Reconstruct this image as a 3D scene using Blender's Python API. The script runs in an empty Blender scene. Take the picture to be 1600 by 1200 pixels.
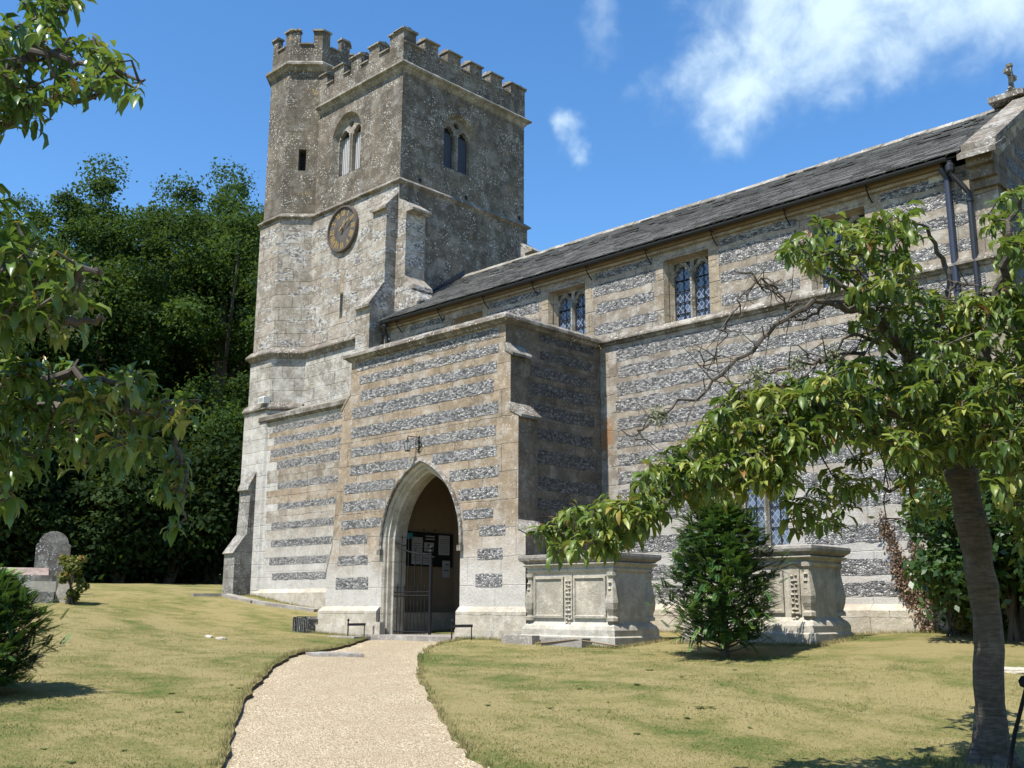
import bpy, math, random
import numpy as np
from mathutils import Vector, Matrix
from mathutils.geometry import tessellate_polygon, delaunay_2d_cdt
random.seed(7); RNG=np.random.default_rng(7)
SC=bpy.context.scene; COL=SC.collection
rad=math.radians
# ------------------------------------------------------------------ camera
FPX=1631.03
_y,_p,_r=[rad(a) for a in (134.2587,12.1605,0.2431)]
_f=np.array([math.cos(_y)*math.cos(_p),math.sin(_y)*math.cos(_p),math.sin(_p)])
_rt=np.array([math.sin(_y),-math.cos(_y),0.0]); _up=np.cross(_rt,_f)
_R=math.cos(_r)*_rt+math.sin(_r)*_up; _U=-math.sin(_r)*_rt+math.cos(_r)*_up
CAM=np.array([0,0,1.6])
cam=bpy.data.cameras.new('camera'); camo=bpy.data.objects.new('camera',cam); COL.objects.link(camo)
cam.sensor_width=36; cam.lens=FPX/1600*36; cam.clip_start=0.1; cam.clip_end=3000
camo.matrix_world=Matrix(((_R[0],_U[0],-_f[0],0),(_R[1],_U[1],-_f[1],0),(_R[2],_U[2],-_f[2],1.6),(0,0,0,1)))
SC.camera=camo
def ray(u,v): return ((u-800)*_R-(v-600)*_U+FPX*_f)/FPX
def at(u,v,d): return CAM+d*ray(u,v)
# ------------------------------------------------------------------ light
EXPOSURE=0.78; SKY=0.120; SUN=5.0
SUN_EL=60; SUN_AZ=1.0     # degrees west of due south (-Y)
SC.view_settings.view_transform='Standard'; SC.view_settings.look='None'
SC.view_settings.exposure=EXPOSURE; SC.view_settings.gamma=1
sd=np.array([-math.sin(rad(SUN_AZ))*math.cos(rad(SUN_EL)),-math.cos(rad(SUN_AZ))*math.cos(rad(SUN_EL)),math.sin(rad(SUN_EL))])
sl=bpy.data.lights.new('sun','SUN'); sl.energy=SUN; sl.angle=rad(0.5); sl.color=(1,0.945,0.86)
so=bpy.data.objects.new('sun',sl); COL.objects.link(so); so.location=(0,-20,40)
so.rotation_euler=Vector(sd).to_track_quat('Z','Y').to_euler()
# ------------------------------------------------------------------ node helper
class NT:
    def __init__(s,tree): s.t=tree; s.n=tree.nodes; s.l=tree.links
    def node(s,typ,**kw):
        n=s.n.new(typ)
        for k,v in kw.items():
            if k=='inp':
                for a,b in v.items(): s.set(n,a,b)
            else: setattr(n,k,v)
        return n
    def set(s,n,a,b):
        i=n.inputs[a]
        if isinstance(b,bpy.types.NodeSocket): s.l.new(b,i)
        elif isinstance(b,(tuple,list)) and i.type=='RGBA' and len(b)==3: i.default_value=(*b,1)
        else: i.default_value=b
    def math(s,op,a,b=0.0,c=0.0,clamp=False):
        n=s.n.new('ShaderNodeMath'); n.operation=op; n.use_clamp=clamp
        for i,x in enumerate((a,b,c)): s.set(n,i,x)
        return n.outputs[0]
    def vmath(s,op,a,b=(0,0,0)):
        n=s.n.new('ShaderNodeVectorMath'); n.operation=op
        s.set(n,0,a); s.set(n,1,b)
        return n.outputs['Value'] if op in('DISTANCE','LENGTH','DOT_PRODUCT') else n.outputs[0]
    def mix(s,f,a,b,bt='MIX'):
        n=s.n.new('ShaderNodeMix'); n.data_type='RGBA'; n.blend_type=bt
        s.set(n,0,f); s.set(n,6,a); s.set(n,7,b); return n.outputs[2]
    def noise(s,vec,scale,detail=3,rough=.55,dist=0,out='Fac'):
        return s.node('ShaderNodeTexNoise',inp={'Vector':vec,'Scale':scale,'Detail':detail,'Roughness':rough,'Distortion':dist}).outputs[out]
    def voro(s,vec,scale,feature='F1',out='Distance',rnd=1.0):
        n=s.n.new('ShaderNodeTexVoronoi'); n.feature=feature; s.set(n,'Vector',vec); s.set(n,'Scale',scale); s.set(n,'Randomness',rnd); return n.outputs[out]
    def step(s,x,a,b,lo=0.0,hi=1.0):
        n=s.n.new('ShaderNodeMapRange'); n.interpolation_type='SMOOTHSTEP'
        for k,v in zip(range(5),(x,a,b,lo,hi)): s.set(n,k,v)
        return n.outputs[0]
    def ramp(s,x,stops,interp='LINEAR'):
        n=s.n.new('ShaderNodeValToRGB'); cr=n.color_ramp; cr.interpolation=interp
        while len(cr.elements)>1: cr.elements.remove(cr.elements[-1])
        cr.elements[0].position=stops[0][0]; cr.elements[0].color=(*stops[0][1],1)
        for p,c in stops[1:]: e=cr.elements.new(p); e.color=(*c,1)
        s.set(n,0,x); return n.outputs[0]
    def bump(s,h,strength=.5,dist=.02,normal=None):
        n=s.n.new('ShaderNodeBump'); s.set(n,'Strength',strength); s.set(n,'Distance',dist); s.set(n,'Height',h)
        if normal is not None: s.set(n,'Normal',normal)
        return n.outputs[0]
def newmat(name):
    m=bpy.data.materials.new(name); m.use_nodes=True; m.node_tree.nodes.clear(); return m,NT(m.node_tree)
def finish(t,col,rough=.85,normal=None,spec=.3,metal=0.0,trans=None):
    b=t.node('ShaderNodeBsdfPrincipled'); t.set(b,'Base Color',col); t.set(b,'Roughness',rough); t.set(b,'Specular IOR Level',spec); t.set(b,'Metallic',metal)
    if normal is not None: t.set(b,'Normal',normal)
    o=t.node('ShaderNodeOutputMaterial')
    if trans:
        tr=t.node('ShaderNodeBsdfTranslucent'); t.set(tr,'Color',trans[1])
        mx=t.node('ShaderNodeMixShader'); t.set(mx,0,trans[0]); t.l.new(b.outputs[0],mx.inputs[1]); t.l.new(tr.outputs[0],mx.inputs[2]); t.l.new(mx.outputs[0],o.inputs[0])
    else: t.l.new(b.outputs[0],o.inputs[0])
# ------------------------------------------------------------------ world: sky and clouds
W=bpy.data.worlds.new('World'); SC.world=W; W.use_nodes=True; W.node_tree.nodes.clear(); t=NT(W.node_tree)
sky=t.node('ShaderNodeTexSky',sky_type='NISHITA',sun_disc=False,sun_elevation=rad(SUN_EL),sun_rotation=rad(180+SUN_AZ),altitude=150,air_density=1.0,dust_density=0.15,ozone_density=3.2)
D=t.node('ShaderNodeTexCoord').outputs['Generated']
wn=t.node('ShaderNodeTexNoise',inp={'Vector':D,'Scale':9.0,'Detail':5.0,'Roughness':.6}).outputs['Color']
warp=t.vmath('MULTIPLY',t.vmath('SUBTRACT',wn,(.5,.5,.5)),(.13,.13,.13))
DW=t.vmath('ADD',D,warp); tot=None
for u,v,r,a in [(1240,-10,120,.95),(1330,30,130,1.0),(1430,10,120,.95),(1540,-10,130,.95),(1660,0,130,.9),(1140,140,95,.95),(1100,110,75,.8),(1190,90,95,.95),(1260,85,95,.9),(1210,20,80,.7),
                (1330,130,60,.75),(1390,110,60,.65),(1440,95,55,.55),(1130,20,80,.6),(888,205,42,.75),(940,15,60,.4),(1012,120,34,.3),(1800,-60,220,.9),(1500,-140,200,.8)]:
    d=ray(u,v); d=d/np.linalg.norm(d)
    ds=t.vmath('DISTANCE',DW,tuple(float(x) for x in d)); m=t.step(ds,0.15*r/FPX,1.35*r/FPX,a,0.0)
    tot=m if tot is None else t.math('MAXIMUM',tot,m)
wisp=t.step(t.noise(D,16,6,.6,.3),.25,.70,.42,1.0)
cl=t.math('MULTIPLY',tot,wisp,clamp=True)
cl=t.math('MULTIPLY',t.step(cl,0.05,1.0),.9)
hs=t.node('ShaderNodeHueSaturation',inp={'Hue':.5,'Saturation':1.22,'Value':1.10,'Color':sky.outputs[0]}).outputs[0]
colr=t.mix(cl,hs,(4.3,5.3,5.9))
bg=t.node('ShaderNodeBackground'); t.set(bg,'Color',colr); t.set(bg,'Strength',SKY)
ow=t.node('ShaderNodeOutputWorld'); t.l.new(bg.outputs[0],ow.inputs[0])
# ------------------------------------------------------------------ mesh builder
M={}
class MB:
    def __init__(s): s.v=[]; s.f=[]; s.m=[]; s.mats=[]; s.tint=[]
    def mi(s,mat):
        if mat not in s.mats: s.mats.append(mat)
        return s.mats.index(mat)
    def poly(s,pts,mat,tint=.5):
        n=len(s.v); s.v+= [tuple(map(float,p)) for p in pts]; s.f.append(tuple(range(n,n+len(pts)))); s.m.append(s.mi(mat)); s.tint.append(tint)
    def box(s,x0,x1,y0,y1,z0,z1,mat,tint=.5,skip=''):
        p=lambda x,y,z:(x,y,z)
        F={'b':[p(x0,y0,z0),p(x0,y1,z0),p(x1,y1,z0),p(x1,y0,z0)],'t':[p(x0,y0,z1),p(x1,y0,z1),p(x1,y1,z1),p(x0,y1,z1)],
           's':[p(x0,y0,z0),p(x1,y0,z0),p(x1,y0,z1),p(x0,y0,z1)],'n':[p(x1,y1,z0),p(x0,y1,z0),p(x0,y1,z1),p(x1,y1,z1)],
           'w':[p(x0,y1,z0),p(x0,y0,z0),p(x0,y0,z1),p(x0,y1,z1)],'e':[p(x1,y0,z0),p(x1,y1,z0),p(x1,y1,z1),p(x1,y0,z1)]}
        for k,q in F.items():
            if k not in skip: s.poly(q,mat,tint)
    def prism(s,pts,vec,mat,tint=.5):          # closed outline (3-D, planar) extruded by vec
        a=[Vector(p) for p in pts]; w=Vector(vec); b=[p+w for p in a]
        s.poly(a[::-1],mat,tint); s.poly(b,mat,tint)
        for i in range(len(a)): j=(i+1)%len(a); s.poly([a[i],a[j],b[j],b[i]],mat,tint)
    def loft(s,rings,mat,closed=True,capa=False,capb=False,tint=.5):
        for A,B in zip(rings[:-1],rings[1:]):
            n=len(A)
            for i in range(n if closed else n-1):
                j=(i+1)%n; s.poly([A[i],A[j],B[j],B[i]],mat,tint)
        if capa: s.poly(rings[0][::-1],mat,tint)
        if capb: s.poly(rings[-1],mat,tint)
    def tube(s,pts,r,mat,n=8,tint=.5,cap=True,r2=None):
        pts=[Vector(p) for p in pts]; k=len(pts)
        rs=r if isinstance(r,(list,tuple)) else [r+( (r2 if r2 is not None else r)-r)*i/max(1,k-1) for i in range(k)]
        rs=[float(x) for x in rs]; rings=[]; up=None
        for i,p in enumerate(pts):
            d=(pts[min(i+1,k-1)]-pts[max(i-1,0)]).normalized()
            if up is None: up=Vector((0,0,1)) if abs(d.z)<.9 else Vector((1,0,0))
            a=d.cross(up).normalized(); b=a.cross(d).normalized(); up=b
            rings.append([p+rs[i]*(a*math.cos(2*math.pi*q/n)+b*math.sin(2*math.pi*q/n)) for q in range(n)])
        s.loft(rings,mat,True,cap,cap,tint)
    def lathe(s,c,prof,mat,n=16,axis='z',tint=.5,caps=True):
        rings=[]
        for r,h in prof:
            R=[]
            for q in range(n):
                a=2*math.pi*q/n; x,y=r*math.cos(a),r*math.sin(a)
                if axis=='z': R.append((c[0]+x,c[1]+y,c[2]+h))
                elif axis=='y': R.append((c[0]+x,c[1]+h,c[2]+y))
                else: R.append((c[0]+h,c[1]+x,c[2]+y))
            rings.append(R)
        s.loft(rings,mat,True,caps and prof[0][0]>1e-4,caps and prof[-1][0]>1e-4,tint)
    def build(s,name,parent=None,root=None,smooth=False,tag=None):
        root=root if root is not None else (0,0,0)
        me=bpy.data.meshes.new(name); R=Vector(root)
        me.from_pydata([tuple(Vector(v)-R) for v in s.v],[],s.f)
        for m in s.mats: me.materials.append(m)
        me.polygons.foreach_set('material_index',s.m)
        if smooth: me.polygons.foreach_set('use_smooth',[True]*len(s.f))
        at_=me.attributes.new('tint','FLOAT','FACE'); at_.data.foreach_set('value',s.tint)
        uv=me.uv_layers.new(name='UVMap'); me.update()
        co=[]
        for p in me.polygons:
            n=p.normal
            if abs(n.z)>.985: tx,ty=Vector((1,0,0)),Vector((0,1,0))
            else:
                tx=Vector((-n.y,n.x,0)).normalized(); 
                if abs(tx.x)>=abs(tx.y): tx=tx if tx.x>0 else -tx
                else: tx=tx if tx.y>0 else -tx
                ty=n.cross(tx); ty=ty if ty.z>0 else -ty
                if abs(n.z)<.2: ty=Vector((0,0,1))
            for vi in p.vertices:
                w=me.vertices[vi].co+R; co+= [w.dot(tx),w.dot(ty)]
        uv.data.foreach_set('uv',co)
        o=bpy.data.objects.new(name,me); COL.objects.link(o)
        if parent is not None: o.parent=parent
        else: o.location=R
        return o
def fastmesh(name,V,F,mat,tint,parent=None,root=(0,0,0),smooth=True):
    V=np.asarray(V,dtype=np.float32)-np.array(root,dtype=np.float32); F=np.asarray(F,dtype=np.int32); k=F.shape[1]
    me=bpy.data.meshes.new(name); me.vertices.add(len(V)); me.vertices.foreach_set('co',V.ravel())
    me.loops.add(F.size); me.loops.foreach_set('vertex_index',F.ravel()); me.polygons.add(len(F))
    me.polygons.foreach_set('loop_start',np.arange(0,F.size,k,dtype=np.int32))
    me.materials.append(mat)
    if smooth: me.polygons.foreach_set('use_smooth',np.ones(len(F),dtype=bool))
    a=me.attributes.new('tint','FLOAT','FACE'); a.data.foreach_set('value',np.asarray(tint,dtype=np.float32))
    me.update(calc_edges=True); me.validate()
    o=bpy.data.objects.new(name,me); COL.objects.link(o)
    if parent is not None: o.parent=parent
    else: o.location=root
    return o
def tag(o,label=None,cat=None,group=None,kind=None):
    if label: o['label']=label
    if cat: o['category']=cat
    if group: o['group']=group
    if kind: o['kind']=kind
    return o
def empty(name,loc,label,cat,group=None):
    o=bpy.data.objects.new(name,None); o.location=loc; o.empty_display_size=.3; COL.objects.link(o); return tag(o,label,cat,group)
def wallpoly(mb,fr,outline,holes,mat):         # flat wall with openings
    loops=[[Vector((a,b,0)) for a,b in outline]]+[[Vector((a,b,0)) for a,b in h] for h in holes]
    tris=tessellate_polygon(loops); flat=[p for l in loops for p in l]
    for tr in tris:
        q=[flat[i] for i in tr]
        if (q[1]-q[0]).cross(q[2]-q[0]).z<0: q=q[::-1]
        mb.poly([fr(p.x,p.y) for p in q],mat)
def FS(Y): return lambda a,b:(a,Y,b)
def FE(X): return lambda a,b:(X,a,b)
# ------------------------------------------------------------------ materials
def P3(t): return t.node('ShaderNodeNewGeometry').outputs['Position']
def UV(t): return t.node('ShaderNodeUVMap').outputs[0]
def scl(t,v,s): return t.vmath('MULTIPLY',v,s)
def zof(t,v):
    n=t.node('ShaderNodeSeparateXYZ'); t.set(n,0,v); return n.outputs[2]
def stone(name,c1,c2,row=.3,bw=.62,lichen=.3,white=0.0,rubble=0.0,dark=0.0,mort=(.13,.115,.09),palez=None,stain=None,joint=.012,bumps=.6):
    m,t=newmat(name); P=P3(t); uv=UV(t)
    wob=t.vmath('MULTIPLY',t.vmath('SUBTRACT',t.noise(P,3.0,2,out='Color'),(.5,.5,.5)),(.05,.05,.05))
    uvw=t.vmath('ADD',uv,wob)
    b=t.node('ShaderNodeTexBrick',inp={'Vector':uvw,'Color1':c1,'Color2':c2,'Mortar':mort,'Scale':1.0,'Mortar Size':joint,'Mortar Smooth':.6,'Bias':0.0,'Brick Width':bw,'Row Height':row}); b.offset=.43; b.squash=1.3; b.squash_frequency=3
    col=b.outputs['Color']
    # second, larger variation of blocks
    n1=t.noise(P,.9,4); n2=t.noise(P,5.5,4,.6); n3=t.noise(P,38,3,.6)
    col=t.mix(t.step(n1,.35,.7,0,.55),col,tuple(x*.62 for x in c2))
    col=t.mix(t.step(n2,.42,.72,0,.5),col,tuple(min(1,x*1.35+.03) for x in c1))
    if palez:
        z=zof(t,P); k=t.math('ADD',z,t.math('MULTIPLY',t.math('SUBTRACT',t.noise(P,1.6,5,.65),.5),palez[2]))
        col=t.mix(t.step(k,palez[0],palez[1],palez[3],0),col,(.50,.485,.45))
    if rubble:
        sv=scl(t,P,(1,1,1.7)); cell=t.voro(sv,15,out='Color'); g=t.node('ShaderNodeSeparateColor'); t.set(g,0,cell)
        fl=t.ramp(g.outputs[0],[(0,(.06,.06,.065)),(.35,(.17,.17,.175)),(.6,(.32,.31,.29)),(1,(.55,.54,.5))])
        mk=t.math('MULTIPLY',t.step(t.noise(scl(t,P,(.55,.55,1.9)),1.9,3,.6),.5,.56),rubble)
        col=t.mix(mk,col,fl)
    if dark:
        col=t.mix(t.step(t.noise(scl(t,P,(1,1,.35)),1.3,5,.6),.40,.68,0,dark),col,(.06,.054,.046))
    # lichen: pale rosettes and grey crust
    if lichen:
        lv=t.voro(t.vmath('ADD',P,wob),17); sp=t.math('MULTIPLY',t.step(lv,.20,.34,1,0),t.step(t.noise(P,2.2,4,.6),.42,.6))
        col=t.mix(t.math('MULTIPLY',sp,lichen),col,(.66,.65,.60))
        lv2=t.voro(P,5.5); sp2=t.math('MULTIPLY',t.step(lv2,.13,.2,1,0),t.step(t.noise(P,1.1,2),.5,.56))
        col=t.mix(t.math('MULTIPLY',sp2,lichen*.8),col,(.6,.58,.5))
        lo=t.math('MULTIPLY',t.step(t.noise(P,3.1,5,.7),.6,.72),.5*min(1,lichen*1.6)); col=t.mix(lo,col,(.40,.27,.10))
    if white:
        col=t.mix(t.step(t.noise(P,2.6,5,.7),.47,.64,0,white),col,(.56,.55,.51))
    if stain:      # a rust-coloured stain of fixed shape: (centre, radius)
        ds=t.vmath('DISTANCE',scl(t,P,(1,1,.42)),(stain[0],stain[1],stain[2]*.42)); k=t.math('ADD',ds,t.math('MULTIPLY',t.math('SUBTRACT',n2,.5),.5))
        col=t.mix(t.step(k,stain[3]*.4,stain[3],.85,0),col,(.30,.15,.065))
    col=t.mix(t.step(n3,.3,.7,0,.35),col,t.mix(1.0,col,(.55,.55,.55),'MULTIPLY'))
    h=t.math('ADD',t.math('MULTIPLY',b.outputs['Fac'],-1.0),t.math('ADD',t.math('MULTIPLY',n2,.9),t.math('MULTIPLY',n3,.5)))
    finish(t,col,.92,t.bump(h,bumps,.03),spec=.15); return m
def flint(name,tone=1.0,cover=.0):
    m,t=newmat(name); P=P3(t)
    sv=scl(t,P,(1,1,1.75)); wob=t.vmath('MULTIPLY',t.vmath('SUBTRACT',t.noise(P,14,2,out='Color'),(.5,.5,.5)),(.04,.04,.04)); sv=t.vmath('ADD',sv,wob)
    cell=t.voro(sv,20.5,out='Color'); g=t.node('ShaderNodeSeparateColor'); t.set(g,0,cell)
    fl=t.ramp(g.outputs[0],[(0,(.075*tone,.076*tone,.08*tone)),(.22,(.14*tone,.141*tone,.145*tone)),(.42,(.22*tone,.222*tone,.225*tone)),(.62,(.33*tone,.33*tone,.325*tone)),(.8,(.48*tone,.475*tone,.455*tone)),(1,(.60*tone,.59*tone,.56*tone))])
    ed=t.voro(sv,20.5,'DISTANCE_TO_EDGE'); mk=t.step(ed,.01,.06,1,0)
    sh=t.noise(P,60,2)
    fl=t.mix(t.step(sh,.35,.65,0,.5),fl,t.mix(1.0,fl,(.5,.52,.58),'MULTIPLY'))
    col=t.mix(t.math('MULTIPLY',mk,.75),fl,(.34*tone,.32*tone,.28*tone))
    col=t.mix(t.step(t.noise(P,1.7,4,.65),.5,.75,0,.35+cover),col,(.5*tone,.49*tone,.45*tone))
    h=t.math('ADD',t.step(ed,0,.25),t.math('MULTIPLY',g.outputs[1],.4))
    rn=t.math('SUBTRACT',.75,t.math('MULTIPLY',t.step(g.outputs[0],.5,.2),.35))
    finish(t,col,rn,t.bump(h,1.0,.035),spec=.35); return m
def plain(name,c,rough=.6,metal=0.0,var=.25,scale=12,spec=.3,bump=.2):
    m,t=newmat(name); P=P3(t); n=t.noise(P,scale,4)
    col=t.mix(t.step(n,.35,.7,0,var),c,tuple(x*.5 for x in c))
    finish(t,col,rough,t.bump(n,bump,.01) if bump else None,spec,metal); return m
M['tan']=stone('tan_ashlar',(.315,.248,.175),(.225,.176,.12),row=.5,bw=.85,lichen=.35,white=.28,palez=(1.9,3.3,1.8,.75),joint=.010)
M['tanflat']=stone('tan_dressing',(.32,.265,.19),(.26,.21,.145),row=.42,bw=.7,lichen=.25,white=.2,palez=(1.5,3.2,1.5,.7),joint=.010)
M['nave']=stone('nave_ashlar',(.30,.255,.20),(.215,.182,.14),row=.36,bw=.9,lichen=.35,white=.38,palez=(1.8,4.6,2.2,.85),joint=.010,stain=(-12.93,15.92,4.9,.20))
M['shaded_side']=stone('shaded_side_stone',(.185,.152,.115),(.12,.098,.073),row=.36,bw=.8,lichen=.2,white=.12,palez=(1.2,2.4,1.4,.5),dark=.5,joint=.010)  # darker stone: shade of the east-facing walls put into the colour
M['tower_up']=stone('upper_tower_stone',(.182,.155,.118),(.115,.098,.076),row=.27,bw=.5,lichen=.75,white=.20,dark=.5,joint=.010)
M['tower_mid']=stone('middle_tower_stone',(.315,.28,.23),(.20,.172,.135),row=.38,bw=.62,lichen=.5,white=.38,rubble=.8,joint=.012)
M['tower_low']=stone('lower_tower_stone',(.36,.335,.29),(.25,.228,.19),row=.34,bw=.6,lichen=.4,white=.6,palez=(5.4,7.4,1.8,.6),rubble=.35)
M['turret_up']=stone('upper_turret_stone',(.168,.142,.105),(.118,.10,.075),row=.25,bw=.45,lichen=.7,white=.12,dark=.65,joint=.010)
M['butt']=stone('grey_buttress_stone',(.26,.25,.22),(.20,.19,.17),row=.34,bw=.55,lichen=.7,white=.25,dark=.45)
M['dressing']=stone('weathered_dressing',(.25,.225,.18),(.20,.18,.145),row=.9,bw=1.3,lichen=.6,white=.35,dark=.35,joint=.006)
M['pale']=stone('pale_dressing',(.44,.40,.32),(.38,.34,.27),row=.5,bw=1.4,lichen=.2,white=.3,joint=.006)
M['coping']=stone('lichened_coping',(.19,.168,.138),(.15,.13,.105),row=2.0,bw=.9,lichen=.7,white=.35,dark=.55,joint=.006)
M['tomb']=stone('tomb_limestone',(.44,.41,.34),(.38,.35,.29),row=5.,bw=9.,lichen=.35,white=.3,dark=.12,joint=.0,bumps=.4)
M['tombd']=stone('carved_limestone',(.42,.38,.30),(.33,.30,.24),row=5.,bw=9.,lichen=.3,white=.2,dark=.3,joint=.0)
M['slab']=stone('grave_slab',(.30,.27,.235),(.25,.23,.20),row=5.,bw=9.,lichen=.4,white=.3,dark=.2,joint=.0)
M['headstone']=stone('mottled_headstone',(.16,.15,.13),(.12,.115,.10),row=5.,bw=9.,lichen=.9,white=.35,dark=.5,joint=.0)
M['flint']=flint('knapped_flint'); M['flint_shaded']=flint('shaded_flint',.55,.0)  # second is the same flint, toned down to carry the east walls' shade
M['slate']=plain('stone_slate',(.12,.115,.105),.8,var=.5,scale=7,bump=.5)
def slatemat():
    m,t=newmat('roof_slates'); P=P3(t); a=t.node('ShaderNodeAttribute',attribute_name='tint').outputs['Fac']
    c=t.ramp(a,[(0,(.16,.152,.14)),(.5,(.225,.215,.20)),(.85,(.29,.28,.26)),(1,(.44,.43,.40))])
    c=t.mix(t.step(t.noise(P,3,5,.65),.5,.72,0,.6),c,(.24,.235,.21)); c=t.mix(t.step(t.noise(P,30,3),.35,.7,0,.4),c,(.10,.097,.09))
    finish(t,c,.7,t.bump(t.noise(P,18,4),.5,.02),spec=.4); return m
M['roof']=slatemat()
M['iron']=plain('black_iron',(.010,.010,.011),.6,var=.3,spec=.2,bump=.1)
M['gutter']=plain('black_painted_gutter',(.018,.019,.022),.4,var=.2,spec=.5,bump=0)
M['pipe']=plain('blue_black_paint',(.03,.037,.06),.4,var=.2,spec=.5,bump=0)
M['plaster']=plain('old_plaster',(.27,.205,.135),.9,var=.25,scale=2.5)
M['wood']=plain('eaves_timber',(.17,.12,.07),.8,var=.4,scale=5)
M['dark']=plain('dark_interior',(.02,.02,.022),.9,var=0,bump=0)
M['board']=plain('notice_felt',(.012,.012,.014),.8,var=0,bump=0)
M['paper']=plain('notice_paper',(.40,.40,.41),.8,var=.08,bump=0)
M['ink']=plain('printed_ink',(.10,.10,.12),.8,var=0,bump=0)
M['teal']=plain('teal_notice',(.05,.33,.42),.7,var=.1,bump=0)
M['grey']=plain('louvre_board',(.38,.385,.39),.7,var=.15,scale=6)
M['mesh']=plain('dark_louvre',(.05,.06,.085),.6,var=.2)
M['gold']=plain('gilt',(.42,.29,.11),.5,metal=.2,var=.5,scale=30,bump=0)
M['clockface']=plain('clock_face',(.10,.09,.08),.6,var=.75,scale=3.2,bump=.1)
M['bronze']=plain('clock_rim',(.13,.105,.085),.5,metal=.3,var=.3,scale=20)
M['white']=plain('white_enamel',(.72,.72,.7),.35,var=.1,bump=0)
M['soil']=plain('soil_edge',(.07,.05,.03),.95,var=.5,scale=30,bump=.6)
M['lamp']=plain('lantern_glass',(.35,.36,.35),.15,var=0,bump=0)
def glassmat():
    m,t=newmat('leaded_glass'); uv=UV(t); s=t.node('ShaderNodeSeparateXYZ'); t.set(s,0,uv)
    a=t.math('ADD',t.math('MULTIPLY',s.outputs[0],1.25),s.outputs[1]); b=t.math('SUBTRACT',t.math('MULTIPLY',s.outputs[0],1.25),s.outputs[1])
    def lines(x):
        k=t.math('FRACT',t.math('MULTIPLY',x,1/.135)); return t.math('LESS_THAN',k,.12)
    ln=t.math('MAXIMUM',lines(a),lines(b))
    pid=t.node('ShaderNodeTexWhiteNoise'); fl=t.node('ShaderNodeCombineXYZ')
    t.set(fl,0,t.math('FLOOR',t.math('MULTIPLY',a,1/.135))); t.set(fl,1,t.math('FLOOR',t.math('MULTIPLY',b,1/.135))); t.set(pid,'Vector',fl.outputs[0])
    c=t.ramp(pid.outputs['Value'],[(0,(.012,.018,.035)),(.6,(.03,.05,.10)),(1,(.10,.14,.22))])
    col=t.mix(ln,c,(.26,.27,.28))
    finish(t,col,t.math('ADD',t.math('MULTIPLY',ln,.4),.12),t.bump(pid.outputs['Value'],.25,.02),spec=.7); return m
M['glass']=glassmat()
# ------------------------------------------------------------------ terrain height (thin-plate spline through surveyed points)
CP=np.array([(0,0,0),(3,-3,-.1),(-4,2.6,.22),(-7.2,4.4,.43),(-5.8,5.7,.45),(-3.28,8.85,.40),(-1,5,.15),(1,9,.40),(-4.6,10.3,.66),(-18.5,13.1,1.10),(-15.2,13.1,1.05),(-12.6,13.1,1.07),(-10.4,13.2,1.05),(-7.6,13.9,1.14),
 (-8.3,15.9,1.24),(-6,15.9,1.31),(-5,22,1.45),(2,16,1.15),(5,24,1.5),(-22.5,15.3,1.66),(-25.5,15,1.97),(-24.4,10.5,1.73),(-18.5,8,1.22),(-13,4.8,.72),(-10,1.5,.45),(-29,12,2.08),(-36,17,2.42),(-38,13,2.45),(-33,3,2.1),(-20,-3,1.3),
 (-7.9,12.3,1.0),(-30,22,2.3),(-20,28,2.2),(-8,30,1.9),(-50,20,2.9),(-50,0,2.7),(10,5,.4),(8,-8,0),(-5,-8,0),(-14,11,.97),(-11,8.4,.78)],float)
def _phi(r2): return .5*r2*np.log(np.maximum(r2,1e-12))
_n=len(CP); _K=_phi(((CP[:,None,:2]-CP[None,:,:2])**2).sum(-1)); _Pm=np.c_[np.ones(_n),CP[:,:2]]
_A=np.block([[_K+np.eye(_n)*.8,_Pm],[_Pm.T,np.zeros((3,3))]]); _w=np.linalg.solve(_A,np.r_[CP[:,2],0,0,0])
def H(x,y):
    x=np.asarray(x,float); y=np.asarray(y,float); sh=x.shape; x=x.ravel(); y=y.ravel(); cx,cy=-18.,9.
    r=np.hypot(x-cx,y-cy); k=np.minimum(1,38/np.maximum(r,1e-6)); xx=cx+(x-cx)*k; yy=cy+(y-cy)*k
    d2=(xx[:,None]-CP[None,:,0])**2+(yy[:,None]-CP[None,:,1])**2
    z=_phi(d2)@_w[:_n]+_w[_n]+_w[_n+1]*xx+_w[_n+2]*yy
    z=z+.018*np.sin(xx*1.3+yy*.7)*np.sin(yy*.9-xx*.4)+.012*np.sin(xx*2.9)*np.sin(yy*2.3)
    return z.reshape(sh)
def h1(x,y): return float(H(np.array([x]),np.array([y]))[0])
def ground_at(u,v):
    r=ray(u,v); a,b=1.0,90.0
    f=lambda t_: (CAM+t_*r)[2]-h1(*(CAM+t_*r)[:2])
    ts=np.linspace(2,90,400); pts=CAM+ts[:,None]*r; d=pts[:,2]-H(pts[:,0],pts[:,1]); i=int(np.argmax(d<0)); a,b=ts[max(i-1,0)],ts[i]
    for _ in range(20):
        c=(a+b)/2
        if f(c)>0: a=c
        else: b=c
    return CAM+a*r
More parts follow.
